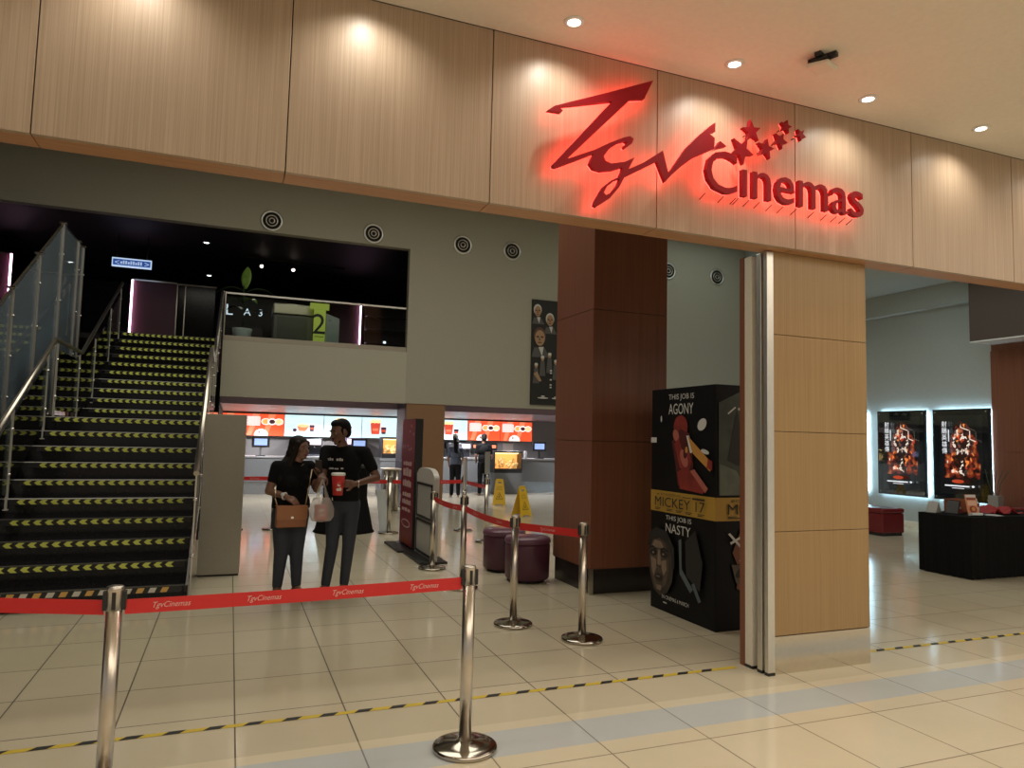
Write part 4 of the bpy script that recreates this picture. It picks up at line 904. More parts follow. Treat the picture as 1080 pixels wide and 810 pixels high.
for x, z in ((0.12, 0.92), (0.28, 1.10), (0.46, 1.18), (0.62, 1.02)): A.poly(PG, [(x-0.08, z-0.42), (x-0.05, z-0.06), (x+0.05, z-0.06), (x+0.08, z-0.42)]); A.ell(PS, x, z, 0.045, 0.06); A.ell(PW, x, z+0.03, 0.045, 0.035)
A.poly(PS, [(0.05, 0.72), (0.14, 0.78), (0.26, 0.56), (0.2, 0.54)])
for k, z in enumerate((0.80, 0.74, 0.58, 0.46, 0.40)): A.rect(PW, 0.47, z, 0.52, z+0.035, up=(k == 0))
A.ell(PW, 0.30, 0.16, 0.14, 0.018); A.ell(PW, 0.30, 0.2, 0.05, 0.018, up=False); A.ell(PW, 0.62, 0.16, 0.09, 0.015, up=False); A.ell(PW, 0.62, 0.19, 0.035, 0.014, up=False)
A.build('print', t)

# ------------------------------------------------------------------ right hand lobby
HALO = glow('halo_led', (0.55, 0.82, 1.0), 30)
PF_R = glow('film_red', (0.55, 0.06, 0.02), 0.55); PF_O = glow('film_orange', (0.95, 0.28, 0.06), 0.6); PF_W = glow('film_white', (0.95, 0.80, 0.70), 0.65); PF_D = glow('film_dark', (0.05, 0.012, 0.012), 0.3); PF_K = glow('film_black', (0.012, 0.011, 0.013), 0.3); PF_B = glow('film_caption', (0.85, 0.88, 0.95), 0.8)
FIRE = bpy.data.materials.new('film_fire'); FIRE.use_nodes = True
def fire_nodes():
    nt = FIRE.node_tree; b = nt.nodes['Principled BSDF']; tc = nt.nodes.new('ShaderNodeTexCoord'); n = nt.nodes.new('ShaderNodeTexNoise'); n.inputs['Scale'].default_value = 6.5; n.inputs['Detail'].default_value = 6
    rp = nt.nodes.new('ShaderNodeValToRGB'); e = rp.color_ramp.elements; e[0].position = 0.46; e[0].color = (0.012, 0.006, 0.006, 1); e[1].position = 0.72; e[1].color = (1.0, 0.55, 0.25, 1)
    k = e.new(0.53); k.color = (0.35, 0.03, 0.015, 1); k = e.new(0.61); k.color = (0.8, 0.17, 0.04, 1)
    nt.links.new(tc.outputs['Object'], n.inputs['Vector']); nt.links.new(n.outputs[0], rp.inputs[0])
    nt.links.new(rp.outputs[0], b.inputs['Base Color']); nt.links.new(rp.outputs[0], b.inputs['Emission Color']); b.inputs['Emission Strength'].default_value = 0.55; b.inputs['Roughness'].default_value = 0.3
fire_nodes()
def poster_case(yc, lab, bright):
    w, z0, z1 = 0.56, 0.63, 2.34; h = z1-z0
    t = thing('poster_case', lab, 'poster light box', (12.65, yc, z0), 0, 'halo-lit film poster cases on the right wall')
    MB().box(0, 0.05, -w, w, 0, h).build('case', mat('case_black', (0.02, 0.022, 0.026), 0.22), t, 0.006)
    MB().box(0.05, 0.098, -w+0.1, w-0.1, 0.1, h-0.1).build('wall_bracket', BPLAST, t)
    for a, b, c, d in ((-w+0.02, w-0.02, h-0.05, h-0.03), (-w+0.02, w-0.02, 0.03, 0.05), (-w+0.02, -w+0.04, 0.05, h-0.05), (w-0.04, w-0.02, 0.05, h-0.05)):
        MB().box(0.055, 0.075, a, b, c, d).build('halo_strip', HALO, t)
    A = Art((-0.002, 0.42, 0.12), (0, -1, 0), (0, 0, 1), 0.001); H = h-0.24
    A.rect(PF_K, 0, 0, 0.84, H)
    A.poly(FIRE, [(0.08, 0.30), (0.78, 0.30), (0.80, 0.62), (0.74, 0.80), (0.70, 1.05), (0.56, 1.30), (0.40, 1.36), (0.26, 1.15), (0.20, 0.85), (0.10, 0.70)])
    A.ell(PF_D, 0.45, 0.86, 0.14, 0.2); A.ell(PF_D, 0.46, 0.50, 0.10, 0.17)
    random.seed(11)
    def splash(x, z, rx, rz, m, up):
        n = random.randint(7, 11); ro = random.uniform(-0.8, 0.8); c, q = math.cos(ro), math.sin(ro); pts = []
        for k in range(n):
            a = 2*PI*k/n; r = random.choice((0.35, 0.6, 1.0, 1.25)); px, pz = rx*r*math.cos(a), rz*r*math.sin(a)
            pts.append((x+px*c-pz*q, z+px*q+pz*c))
        A.poly(m, pts, up)
    for k in range(58):
        z = random.uniform(0.36, 1.28); w_ = 0.27 if z < 0.95 else 0.17; x = 0.45+random.uniform(-w_, w_)
        sc_ = random.uniform(0.5, 1.1); splash(x, z, 0.030*sc_, 0.055*sc_, random.choice((PF_W, PF_W, PF_D, PF_D, PF_O, PF_R, PF_D)), True)
    for x, z in ((0.40, 1.20), (0.50, 1.12), (0.62, 1.00), (0.33, 0.98), (0.58, 0.86), (0.40, 0.84), (0.50, 0.62), (0.47, 0.50)):
        A.ell(PF_W, x, z, 0.022, 0.028, 9); A.ell(PF_D, x-0.008, z+0.012, 0.024, 0.02, 9); splash(x+0.01, z-0.07, 0.03, 0.06, PF_W, True)
    A.poly(PF_W, [(0.48, 1.24), (0.50, 1.32), (0.50, 1.25), (0.66, 1.19), (0.64, 1.18)]); A.poly(PF_W, [(0.66, 1.02), (0.66, 1.18), (0.675, 1.18), (0.675, 1.03), (0.78, 0.99), (0.77, 0.975)])
    for k, ch in enumerate('\u5c04\u9d70\u82f1\u96c4\u50b3'): A.text(PF_B, ch, 0.115, 1.25-0.125*k, width=0.105, height=0.112, up=(k == 0))
    A.rect(PF_B, 0.245, 0.98, 0.265, 1.2)
    A.ell(PF_R, 0.42, 0.245, 0.12, 0.035); A.rect(PF_B, 0.16, 0.15, 0.64, 0.172); A.rect(PF_B, 0.30, 0.115, 0.54, 0.125, up=False); A.ell(PF_B, 0.71, 0.165, 0.025, 0.02, up=False)
    A.build('film_poster', t)
    MB().box(-0.012, -0.008, -w+0.03, w-0.03, 0.03, h-0.03).build('cover_glass', PANE, t)
    c = MB()
    for y in (-w+0.06, w-0.06):
        for z in (0.06, h-0.06): c.lathe([(0.012, -0.02), (0.012, 0.0)], (0, y, z), 10, axis='X')
    c.build('glass_screw', CHROME, t)
poster_case(9.30, 'film poster case with blue halo nearest the black draped table', 1)
poster_case(10.57, 'film poster case with blue halo, middle one of the row', 1)
poster_case(11.98, 'film poster case mostly hidden behind the ochre pillar edge', 1)

t = thing('bench_ottoman', 'square dark red bench seat under the lit poster cases', 'bench', (11.2, 9.92, 0))
RV = mat('red_vinyl', (0.16, 0.012, 0.016), 0.25)
MB().box(-0.27, 0.27, -0.38, 0.38, 0.05, 0.40).build('body', RV, t, 0.02)
MB().box(-0.28, 0.28, -0.39, 0.39, 0.402, 0.49).build('cushion', RV, t, 0.03)
MB().box(-0.24, 0.24, -0.35, 0.35, 0, 0.05).build('base', BPLAST, t)

t = thing('cloth_table', 'long table under a pleated black cloth at the right edge', 'table', (9.45, 6.5, 0))
TCL = mat('table_cloth', (0.006, 0.006, 0.0065), 0.9, spec=0.15)
bm = MB(); x0, x1, y0, y1 = -0.95, 0.95, -0.36, 0.36
per = []
def edge(a, b, n):
    for i in range(n):
        q = i/n; p = Vector(a).lerp(Vector(b), q); nd = Vector((b[1]-a[1], a[0]-b[0], 0)).normalized()
        per.append((p, nd*(0.012*math.sin(i*2.1)+0.006*math.sin(i*5.3)), i == 0))
edge((x0, y0, 0), (x1, y0, 0), 60); edge((x1, y0, 0), (x1, y1, 0), 24); edge((x1, y1, 0), (x0, y1, 0), 60); edge((x0, y1, 0), (x0, y0, 0), 24)
rows = []
for z, k in ((0.755, 0), (0.74, 0.3), (0.4, 0.8), (0.01, 1.2)): rows.append([p+d*k+Vector((0, 0, z)) for p, d, c in per]+[per[0][0]+per[0][1]*k+Vector((0, 0, z))])
bm.grid(rows); bm.box(x0, x1, y0, y1, 0.745, 0.758)
bm.build('cloth', TCL, t)
for x in (-0.85, 0.85):
    for y in (-0.3, 0.3): MB().lathe([(0.016, 0), (0.016, 0.74)], (x, y, 0), 10).build('leg', STEEL, t)
ZT = 0.76
t = thing('tent_card', 'grey speckled folded card at the left end of the black table', 'card', (8.66, 6.76, ZT), 0.3)
MB().prism([(-0.09, 0), (0.09, 0), (0.0, 0.14)], (0, -0.06, 0), (1, 0, 0), (0, 0, 1), -0.12).build('card', mat('card_grey', (0.33, 0.33, 0.32), 0.6), t)
t = thing('leaflet_holder', 'tilted black leaflet holder next to the grey folded card', 'holder', (8.78, 6.56, ZT), 0.3)
MB().prism([(-0.10, 0.0), (-0.06, 0.0), (0.02, 0.16), (-0.03, 0.16)], (0, -0.07, 0), (1, 0, 0), (0, 0, 1), -0.14).box(-0.12, 0.12, -0.09, 0.09, 0, 0.012).build('back', BPLAST, t)
MB().box(-0.02, 0.10, -0.06, 0.06, 0.012, 0.06).build('leaflets', mat('leaflet_red', (0.35, 0.05, 0.05), 0.5), t); MB().box(0.02, 0.08, -0.05, 0.05, 0.06, 0.085).build('leaflet_top', PAPER, t)
t = thing('carton', 'open brown cardboard carton behind the leaflet stand', 'carton', (9.07, 6.73, ZT), 0.2)
CARD = mat('cardboard', (0.26, 0.085, 0.035), 0.7)
MB().box(-0.15, 0.15, -0.1, 0.1, 0, 0.01).box(-0.15, -0.145, -0.1, 0.1, 0, 0.17).box(0.145, 0.15, -0.1, 0.1, 0, 0.17).box(-0.15, 0.15, -0.1, -0.095, 0, 0.17).box(-0.15, 0.15, 0.095, 0.1, 0, 0.17).build('body', CARD, t)
MB().bar((-0.15, -0.1, 0.168), (-0.15, 0.1, 0.168), 0.07, 0.004).build('flap', CARD, t)
t = thing('leaflet_stand', 'orange and white printed leaflet stand on the black table', 'leaflet stand', (8.76, 6.28, ZT), 0.1); t.rotation_euler = (-0.25, 0, -0.25)
MB().box(-0.075, 0.075, 0, 0.012, 0, 0.27).build('back', mat('stand_orange', (0.62, 0.25, 0.12), 0.5), t, 0.003); MB().box(-0.075, 0.075, -0.06, 0.0, 0, 0.03).build('tray', PAPER, t)
A = Art((-0.07, -0.001, 0.03), (1, 0, 0), (0, 0, 1), 0.0008); A.rect(PAPER, 0, 0.205, 0.14, 0.235); A.rect(BR, 0.01, 0.175, 0.13, 0.195); A.rect(flat('stand_pale', (0.72, 0.45, 0.33)), 0.01, 0.10, 0.13, 0.16); A.ell(FR1, 0.07, 0.05, 0.05, 0.045); A.ell(FR3, 0.075, 0.055, 0.025, 0.025); A.build('print', t)
t = thing('drink_bottle', 'clear bottle with red band on the black table', 'bottle', (8.92, 6.38, ZT))
MB().lathe([(0.04, 0), (0.045, 0.02), (0.045, 0.14), (0.03, 0.17), (0.018, 0.18), (0.018, 0.2), (0.001, 0.2)], n=20).build('bottle', mat('bottle_white', (0.55, 0.57, 0.6), 0.2), t); MB().lathe([(0.046, 0.10), (0.046, 0.145)], n=20).build('label_band', RV, t); MB().lathe([(0.021, 0.18), (0.021, 0.205), (0.001, 0.206)], n=16).build('cap', PAPER, t)
t = thing('paper_stack', 'loose white leaflets lying on the black table', 'papers', (9.10, 6.28, ZT), 0.4)
for k in range(3):
    p_ = MB().box(-0.10, 0.10, -0.07, 0.07, 0.003*k, 0.003*k+0.0025).build('sheet', PAPER, t); p_.rotation_euler = (0, 0, 0.4*k)
t = thing('red_cloth', 'crumpled red cloth lying on the black table at the picture edge', 'cloth', (9.45, 6.5, ZT))
cb = MB(); random.seed(9); P = []
for i in range(15): P.append([Vector((-0.28+0.56*i/14, -0.2+0.4*j/14, 0.012+max(0, 0.07*math.sin(i*0.9+j*0.3)*math.cos(j*0.7)+0.05*(1-abs(i-7)/7)*(1-abs(j-7)/7)))) for j in range(15)])
o = cb.grid(P).build('cloth', mat('red_fabric', (0.30, 0.015, 0.015), 0.7), t, fix=False); o.modifiers.new('s', 'SOLIDIFY').thickness = 0.005
t = thing('sofa', 'low red sofa against the brown wall behind the black table', 'sofa', (12.3, 6.9, 0))
RS = mat('sofa_red', (0.20, 0.018, 0.014), 0.5)
MB().box(-0.45, 0.40, -1.3, 1.2, 0.10, 0.42).build('seat', RS, t, 0.04); MB().box(0.15, 0.40, -1.3, 1.2, 0.42, 0.88).build('backrest', RS, t, 0.06)
for y in (-1.42, 1.2): MB().box(-0.45, 0.40, y, y+0.2, 0.10, 0.62).build('armrest', RS, t, 0.04)
for x in (-0.38, 0.33):
    for y in (-1.35, 1.3): MB().lathe([(0.03, 0), (0.03, 0.10)], (x, y, 0), 10).build('leg', BPLAST, t)
t = thing('planter', 'small grey planter with thin twigs beside the red sofa', 'planter', (12.40, 8.50, 0))
MB().box(-0.07, 0.07, -0.09, 0.09, 0, 0.80).build('pot', mat('planter_grey', (0.30, 0.29, 0.27), 0.6), t, 0.006)
tw = MB()
for k in range(5): tw.tube([(0, -0.04+0.02*k, 0.78), (-0.02, -0.10+0.05*k, 1.0), (-0.03+0.01*k, -0.26+0.11*k, 1.25)], 0.006, 6)
tw.build('twigs', LEAFD, t)

# ------------------------------------------------------------------ people
def blob(prims, name, m, parent, voxel=0.008, smooth=4, cuts=(), thick=False):
    """prims: ('c', p0, r0, p1, r1) tapered limbs, ('e', centre, (rx, ry, rz), rot) ellipsoids, fused into one continuous skin"""
    mb = MB()
    for p in prims:
        if p[0] == 'c':
            p0, r0, p1, r1 = Vector(p[1]), p[2], Vector(p[3]), p[4]; d = (p1-p0)
            L = d.length; d.normalize(); q = d.to_track_quat('Z', 'Y').to_matrix().to_4x4(); n = 16; prof = []
            for k in range(5): a = PI/2*k/5; prof.append((max(1e-4, r0*math.sin(a)), -r0*math.cos(a)))
            for k in range(6): prof.append((r0+(r1-r0)*k/5, L*k/5))
            for k in range(1, 6): a = PI/2*k/5; prof.append((max(1e-4, r1*math.cos(a)), L+r1*math.sin(a)))
            M = Matrix.Translation(p0) @ q
            rings = [[mb.bm.verts.new(M @ Vector((r*math.cos(2*PI*k/n), r*math.sin(2*PI*k/n), z))) for k in range(n)] for r, z in prof]
            for i in range(len(rings)-1):
                for k in range(n): mb.bm.faces.new((rings[i][k], rings[i][(k+1) % n], rings[i+1][(k+1) % n], rings[i+1][k]))
            mb.bm.faces.new(rings[0][::-1]); mb.bm.faces.new(rings[-1])
        else:
            mb.ball(p[1], 1.0, 0, p[2], p[3] if len(p) > 3 else None, sub=3)
    bmesh.ops.recalc_face_normals(mb.bm, faces=mb.bm.faces)
    me = bpy.data.meshes.new('tmp'); mb.bm.to_mesh(me); mb.bm.free()
    o = bpy.data.objects.new('tmp', me); COL.objects.link(o)
    r = o.modifiers.new('r', 'REMESH'); r.mode = 'VOXEL'; r.voxel_size = voxel
    if smooth: s_ = o.modifiers.new('s', 'SMOOTH'); s_.factor = 0.5; s_.iterations = smooth
    bpy.context.view_layer.update(); dg = bpy.context.evaluated_depsgraph_get()
    me2 = bpy.data.meshes.new_from_object(o.evaluated_get(dg)); bpy.data.objects.remove(o); bpy.data.meshes.remove(me)
    bm = bmesh.new(); bm.from_mesh(me2); bpy.data.meshes.remove(me2)
    for co, no in cuts:
        bmesh.ops.bisect_plane(bm, geom=bm.verts[:]+bm.edges[:]+bm.faces[:], plane_co=co, plane_no=no, clear_outer=True)
    for f in bm.faces: f.smooth = True
    mb = MB(); mb.bm.free(); mb.bm = bm
    ob = mb.build(name, m, parent, fix=False)
    if cuts: sd = ob.modifiers.new('cloth', 'SOLIDIFY'); sd.thickness = 0.006; sd.offset = -1
    return ob
def rotm(f, u=Vector((0, 0, 1))):
    f = f.normalized(); r = f.cross(u).normalized(); u = r.cross(f)
    return Matrix((r, f, u)).transposed()          # local x = right, y = forward, z = up
def head_prims(c, M, s=1.0):
    P = lambda x, y, z: c+M @ Vector((x, y, z))*s
    return [('e', P(0, -0.012, 0.03), (0.074*s, 0.095*s, 0.088*s), M), ('e', P(0, 0.022, -0.035), (0.058*s, 0.066*s, 0.075*s), M), ('e', P(0, 0.055, -0.085), (0.032*s, 0.028*s, 0.024*s), M),
            ('c', P(0, 0.086, 0.012), 0.009*s, P(0, 0.108, -0.026), 0.014*s), ('c', P(-0.036, 0.074, 0.028), 0.012*s, P(0.036, 0.074, 0.028), 0.012*s),
            ('e', P(-0.045, 0.058, -0.022), (0.022*s, 0.02*s, 0.02*s), M), ('e', P(0.045, 0.058, -0.022), (0.022*s, 0.02*s, 0.02*s), M),
            ('c', P(-0.018, 0.084, -0.054), 0.010*s, P(0.018, 0.084, -0.054), 0.010*s),
            ('e', P(-0.077, -0.005, 0.0), (0.010*s, 0.02*s, 0.032*s), M), ('e', P(0.077, -0.005, 0.0), (0.010*s, 0.02*s, 0.032*s), M)]
def face_bits(c, M, parent, s=1.0, lip=(0.16, 0.05, 0.045)):
    P = lambda x, y, z: c+M @ Vector((x, y, z))*s
    EW = flat('eye_white', (0.30, 0.27, 0.25), 0.3); EB = flat('eye_dark', (0.02, 0.015, 0.012), 0.2)
    for x in (-0.031, 0.031):
        e = MB().ball(P(x, 0.069, 0.008), 0.0115*s, 0, (1.15, 1, 0.75), M, sub=2).build('eye', EW, parent)
        MB().ball(P(x, 0.0755, 0.008), 0.0068*s, sub=2).build('iris', EB, e)
    MB().tube([P(-0.05, 0.084, 0.036), P(-0.03, 0.091, 0.041), P(-0.014, 0.091, 0.037)], 0.0045*s, 6).tube([P(0.05, 0.084, 0.036), P(0.03, 0.091, 0.041), P(0.014, 0.091, 0.037)], 0.0045*s, 6).build('eyebrows', EB, parent)
    MB().tube([P(-0.024, 0.086, -0.055), P(0, 0.097, -0.052), P(0.024, 0.086, -0.055)], 0.0065*s, 8).tube([P(-0.02, 0.086, -0.061), P(0, 0.096, -0.064), P(0.02, 0.086, -0.061)], 0.0065*s, 8).build('lips', mat('lip_%d' % int(lip[0]*100), lip, 0.4), parent)
def hand_prims(w, d, n, curl=0.6, s=1.0, right=True, spread=0.0, thumb=0.5):
    """w wrist, d hand direction, n palm normal (fingers close towards it)"""
    d = d.normalized(); n = (n-d*n.dot(d)).normalized(); sd = d.cross(n)*(1 if right else -1)     # towards the thumb
    out = [('c', w, 0.024*s, w+d*0.03*s, 0.026*s)]
    for k in range(4):
        o = (1.5-k)*0.0195*s
        out.append(('c', w+d*0.02*s+sd*o*0.7, 0.015*s, w+d*0.088*s+sd*o, 0.0125*s))
        ln = (0.082, 0.092, 0.086, 0.068)[k]*s; a = 0.0; p = w+d*0.088*s+sd*o
        for j, fr in enumerate((0.45, 0.32, 0.23)):
            a += curl*(1.0 if j else 0.8)*(1+0.12*k); dd = d*math.cos(a)+n*math.sin(a)+sd*(0.12*spread*(1.5-k)); q = p+dd.normalized()*ln*fr
            out.append(('c', p, (0.0098-0.0010*j)*s, q, (0.0088-0.0012*j)*s)); p = q
    b = w+d*0.028*s+sd*0.022*s; m1 = b+(sd*0.75+d*0.6+n*thumb*0.6).normalized()*0.042*s; m2 = m1+(sd*0.25+d*0.75+n*thumb).normalized()*0.032*s; m3 = m2+(d*0.8+n*thumb*1.2).normalized()*0.024*s
    out += [('c', b, 0.016*s, m1, 0.0125*s), ('c', m1, 0.012*s, m2, 0.0105*s), ('c', m2, 0.0105*s, m3, 0.0085*s)]
    return out
V3 = Vector
JEANS = mat('jeans', (0.034, 0.041, 0.056), 0.8, bump=(120, 0.15), vary=(5, 0.45)); TEE = mat('black_tee', (0.006, 0.006, 0.007), 0.9, spec=0.2); HAIR = mat('black_hair', (0.006, 0.005, 0.005), 0.75, spec=0.15, bump=(160, 0.6)); HAIRB = mat('brown_hair', (0.012, 0.008, 0.006), 0.65, spec=0.2, bump=(120, 0.4))
SKIN = mat('brown_skin', (0.150, 0.072, 0.045), 0.5); SKIN2 = mat('tan_skin', (0.22, 0.115, 0.075), 0.5)

def dress(t, J, skin, hips_r, chest_r, leg, female):
    """J: dict of joints (local). returns body prims and makes shirt, jeans, shoes"""
    body = []
    g = lambda k: V3(J[k])
    # torso and legs of the body itself
    body += [('e', g('pelvis')+V3((0, 0, 0.02)), (hips_r[0]*0.92, hips_r[1]*0.9, 0.13), J['hm']), ('e', g('waist'), (chest_r[0]*0.80, chest_r[1]*0.86, 0.16), J['tm']), ('e', g('chest'), (chest_r[0]*0.95, chest_r[1]*0.92, 0.17), J['tm']),
             ('c', g('chest')+V3((0, 0, 0.10)), 0.065, g('neck'), 0.052), ('c', g('neck')-V3((0, 0, 0.03)), 0.05, g('head')-V3((0, 0, 0.05)), 0.048)]
    for s in 'LR':
        body += [('c', g('sh'+s), 0.054, g('el'+s), 0.040), ('c', g('el'+s), 0.039, g('wr'+s), 0.026), ('c', g('chest')+V3((0, 0, 0.11)), 0.06, g('sh'+s), 0.055),
                 ('c', g('hip'+s), 0.085, g('kn'+s), 0.056), ('c', g('kn'+s), 0.054, g('an'+s), 0.036), ('c', g('an'+s), 0.036, g('toe'+s), 0.028)]
    hem = J['hem']
    shirt = [('e', g('pelvis')+V3((0, 0, 0.05)), (hips_r[0]*1.07, hips_r[1]*1.12, 0.20), J['hm']), ('e', g('waist'), (chest_r[0]*0.98, chest_r[1]*1.07, 0.22), J['tm']), ('e', g('chest'), (chest_r[0]*1.05, chest_r[1]*1.05, 0.20), J['tm']),
             ('c', g('chest')+V3((0, 0, 0.10)), 0.085, g('neck')-V3((0, 0, 0.045)), 0.066)]
    if female: shirt += [('e', g('chest')+J['tm'] @ V3((x, 0.075, -0.05)), (0.075, 0.07, 0.075), J['tm']) for x in (-0.075, 0.075)]
    for s in 'LR':
        q = g('sh'+s).lerp(g('el'+s), J['sleeve'])
        shirt += [('c', g('chest')+V3((0, 0, 0.115)), 0.072, g('sh'+s), 0.068), ('c', g('sh'+s), 0.068, q, 0.060 if not female else 0.056)]
    cuts = [(V3((0, 0, hem)), V3((0, 0, -1))), (g('neck')+V3((0, 0, 0.0)), V3((0, 0, 1)))]
    blob(shirt, 'shirt', TEE, t, 0.010, 5, cuts)
    jeans = [('e', g('pelvis'), (hips_r[0]*1.0, hips_r[1]*1.02, 0.15), J['hm'])]
    for s in 'LR': jeans += [('c', g('hip'+s), leg[0], g('kn'+s), leg[1]), ('c', g('kn'+s), leg[1], g('an'+s)+V3((0, 0, 0.03)), leg[2])]
    blob(jeans, 'jeans', JEANS, t, 0.010, 4)
    for s in 'LR':
        a, b = g('an'+s), g('toe'+s)
        d = V3((b.x-a.x, b.y-a.y, 0)).normalized(); z0 = J.get('gz'+s, 0.0)
        sole = V3((a.x, a.y, z0+0.036))
        blob([('c', sole-d*0.045, 0.038, sole+d*0.09, 0.042), ('c', sole+d*0.09, 0.042, sole+d*0.165+V3((0, 0, -0.006)), 0.028), ('c', sole, 0.042, V3((a.x, a.y, z0+0.09)), 0.042)], 'shoe', J['shoe'], t, 0.008, 3, [(V3((0, 0, z0+0.001)), V3((0, 0, -1)))])
    return body

# man: faces left of the picture, looking down at the woman; cup in his left hand, bag in his right
man = thing('man', 'person in black printed T-shirt and jeans holding a red cup', 'person', (1.06, 7.35, 0))
mf = V3((-0.72, -0.69, 0)).normalized(); TM = rotm(mf); J = dict(pelvis=(0.03, 0.0, 0.94), waist=(0.03, 0, 1.10), chest=(0.025, 0, 1.30), neck=(0.0, -0.01, 1.485), head=(-0.035, -0.03, 1.615), tm=TM, hm=rotm(V3((-0.5, -0.85, 0))),
         shR=(-0.145, 0.07, 1.425), elR=(-0.20, -0.08, 1.17), wrR=(-0.215, -0.24, 1.20), shL=(0.205, -0.10, 1.42), elL=(0.325, -0.17, 1.175), wrL=(0.085, -0.33, 1.12),
         hipR=(-0.05, 0.03, 0.90), hipL=(0.11, -0.02, 0.90), knR=(-0.07, -0.05, 0.50), knL=(0.085, -0.08, 0.49), anR=(-0.11, 0.0, 0.09), anL=(0.07, 0.0, 0.09), toeR=(-0.22, -0.09, 0.03), toeL=(-0.03, -0.12, 0.03), hem=0.935, sleeve=0.62, shoe=mat('dark_shoe', (0.05, 0.045, 0.045), 0.5))
body = dress(man, J, SKIN, (0.155, 0.115), (0.185, 0.115), (0.092, 0.062, 0.047), False)
hd = V3(J['head']); HM = rotm(V3((-0.86, -0.40, -0.24)))
body += head_prims(hd, HM, 1.04)
wl = V3(J['wrL']); body += hand_prims(wl, V3((-0.98, -0.10, 0.05)), V3((-0.15, -1, 0)), 0.62, 1.0, False, 0, 0.7)
wr = V3(J['wrR']); body += hand_prims(wr, V3((-0.12, -0.9, -0.3)), V3((-0.3, 0.2, -1)), 1.0, 1.0, True, 0, 0.6)
bd = blob(body, 'body', SKIN, man, 0.0065, 2)
face_bits(hd, HM, bd, 1.04, (0.12, 0.045, 0.04))
P = lambda c, M, x, y, z, s=1.0: c+M @ V3((x, y, z))*s
blob([('e', P(hd, HM, 0, -0.030, 0.047), (0.081, 0.098, 0.092), HM), ('e', P(hd, HM, 0, -0.074, 0.0), (0.070, 0.042, 0.072), HM), ('e', P(hd, HM, 0.0, 0.020, 0.098), (0.064, 0.058, 0.040), HM), ('c', P(hd, HM, -0.072, 0.018, 0.03), 0.012, P(hd, HM, -0.074, 0.012, -0.015), 0.008), ('c', P(hd, HM, 0.072, 0.018, 0.03), 0.012, P(hd, HM, 0.074, 0.012, -0.015), 0.008)], 'hair', HAIR, man, 0.008, 2)
blob([('c', P(hd, HM, -0.05, 0.045, -0.075), 0.008, P(hd, HM, 0, 0.072, -0.100), 0.011), ('c', P(hd, HM, 0.05, 0.045, -0.075), 0.008, P(hd, HM, 0, 0.072, -0.100), 0.011), ('c', P(hd, HM, -0.02, 0.098, -0.043), 0.006, P(hd, HM, 0.02, 0.098, -0.043), 0.006)], 'beard', HAIR, man, 0.006, 1)
A = Art(V3((0.02, 0, 1.335))+mf*0.146, TM @ V3((-1, 0, 0)), (0, 0, 1), 0.001)
TW = flat('tee_print', (0.62, 0.62, 0.62))
for k, (a, b, w, h) in enumerate(((-0.10, 0.0, 0.028, 0.022), (-0.065, 0.0, 0.018, 0.028), (-0.04, 0.0, 0.022, 0.022), (0.02, 0.0, 0.03, 0.022), (0.056, 0.0, 0.02, 0.028), (0.08, 0.0, 0.022, 0.022), (-0.08, -0.085, 0.07, 0.016), (0.0, -0.085, 0.05, 0.012), (0.08, -0.08, 0.03, 0.014))):
    A.rect(TW, a, b, a+w, b+h, up=(k == 0))
A.build('shirt_print', man)
MB().tube([wl+V3((0.035+0.004*math.cos(t_), 0.032*math.cos(t_), 0.032*math.sin(t_))) for t_ in [2*PI*k/14 for k in range(15)]], 0.005, 6).build('bracelet', STEEL, man)
MB().bar(V3((0.03, -0.115, 0.955)), V3((-0.09, -0.055, 0.955)), 0.012, 0.03).build('belt_buckle', STEEL, man)
cp = thing('drink_cup', 'large red paper cup in the hand of the man', 'cup', (0.975, 6.955, 1.02))
CUPR = mat('cup_red', (0.50, 0.025, 0.02), 0.4)
MB().lathe([(0.001, 0), (0.045, 0), (0.062, 0.19), (0.060, 0.19)], n=28).build('cup', CUPR, cp); MB().lathe([(0.064, 0.186), (0.067, 0.192), (0.066, 0.206), (0.058, 0.212), (0.001, 0.212)], n=28).build('lid', WHITEP, cp)
A = Art((-0.03, -0.064, 0.03), (1, 0, 0), (0, -0.08, 1), 0.001); CW = flat('cup_print', (0.75, 0.68, 0.62))
A.ell(CW, 0.022, 0.028, 0.016, 0.014); A.ell(CW, 0.043, 0.03, 0.013, 0.018, up=False); A.poly(CW, [(0.012, 0.065), (0.02, 0.085), (0.03, 0.068), (0.045, 0.075), (0.04, 0.055)]); A.build('cup_print', cp)

# woman: three-quarter view to the right, bag at her hip
wo = thing('woman', 'person with long dark hair in black T-shirt and jeans beside the man', 'person', (0.59, 7.40, 0))
wf = V3((0.42, -0.9, 0)).normalized(); TM2 = rotm(wf); J = dict(pelvis=(0.0, 0.0, 0.84), waist=(0.0, 0, 0.99), chest=(0.01, 0, 1.165), neck=(0.03, -0.015, 1.325), head=(0.06, -0.03, 1.445), tm=TM2, hm=rotm(V3((0.3, -0.95, 0))),
         shR=(-0.145, -0.03, 1.265), elR=(-0.215, -0.04, 1.03), wrR=(-0.065, -0.21, 0.99), shL=(0.165, 0.07, 1.265), elL=(0.235, -0.03, 1.05), wrL=(0.245, -0.17, 1.16),
         hipR=(-0.075, 0, 0.80), hipL=(0.075, 0.02, 0.80), knR=(-0.075, -0.03, 0.45), knL=(0.07, -0.01, 0.45), anR=(-0.095, 0.0, 0.085), anL=(0.085, 0.03, 0.085), toeR=(-0.09, -0.13, 0.03), toeL=(0.14, -0.08, 0.03), hem=0.865, sleeve=0.52, shoe=mat('tan_shoe', (0.10, 0.06, 0.045), 0.5))
body = dress(wo, J, SKIN2, (0.178, 0.135), (0.170, 0.112), (0.108, 0.070, 0.048), True)
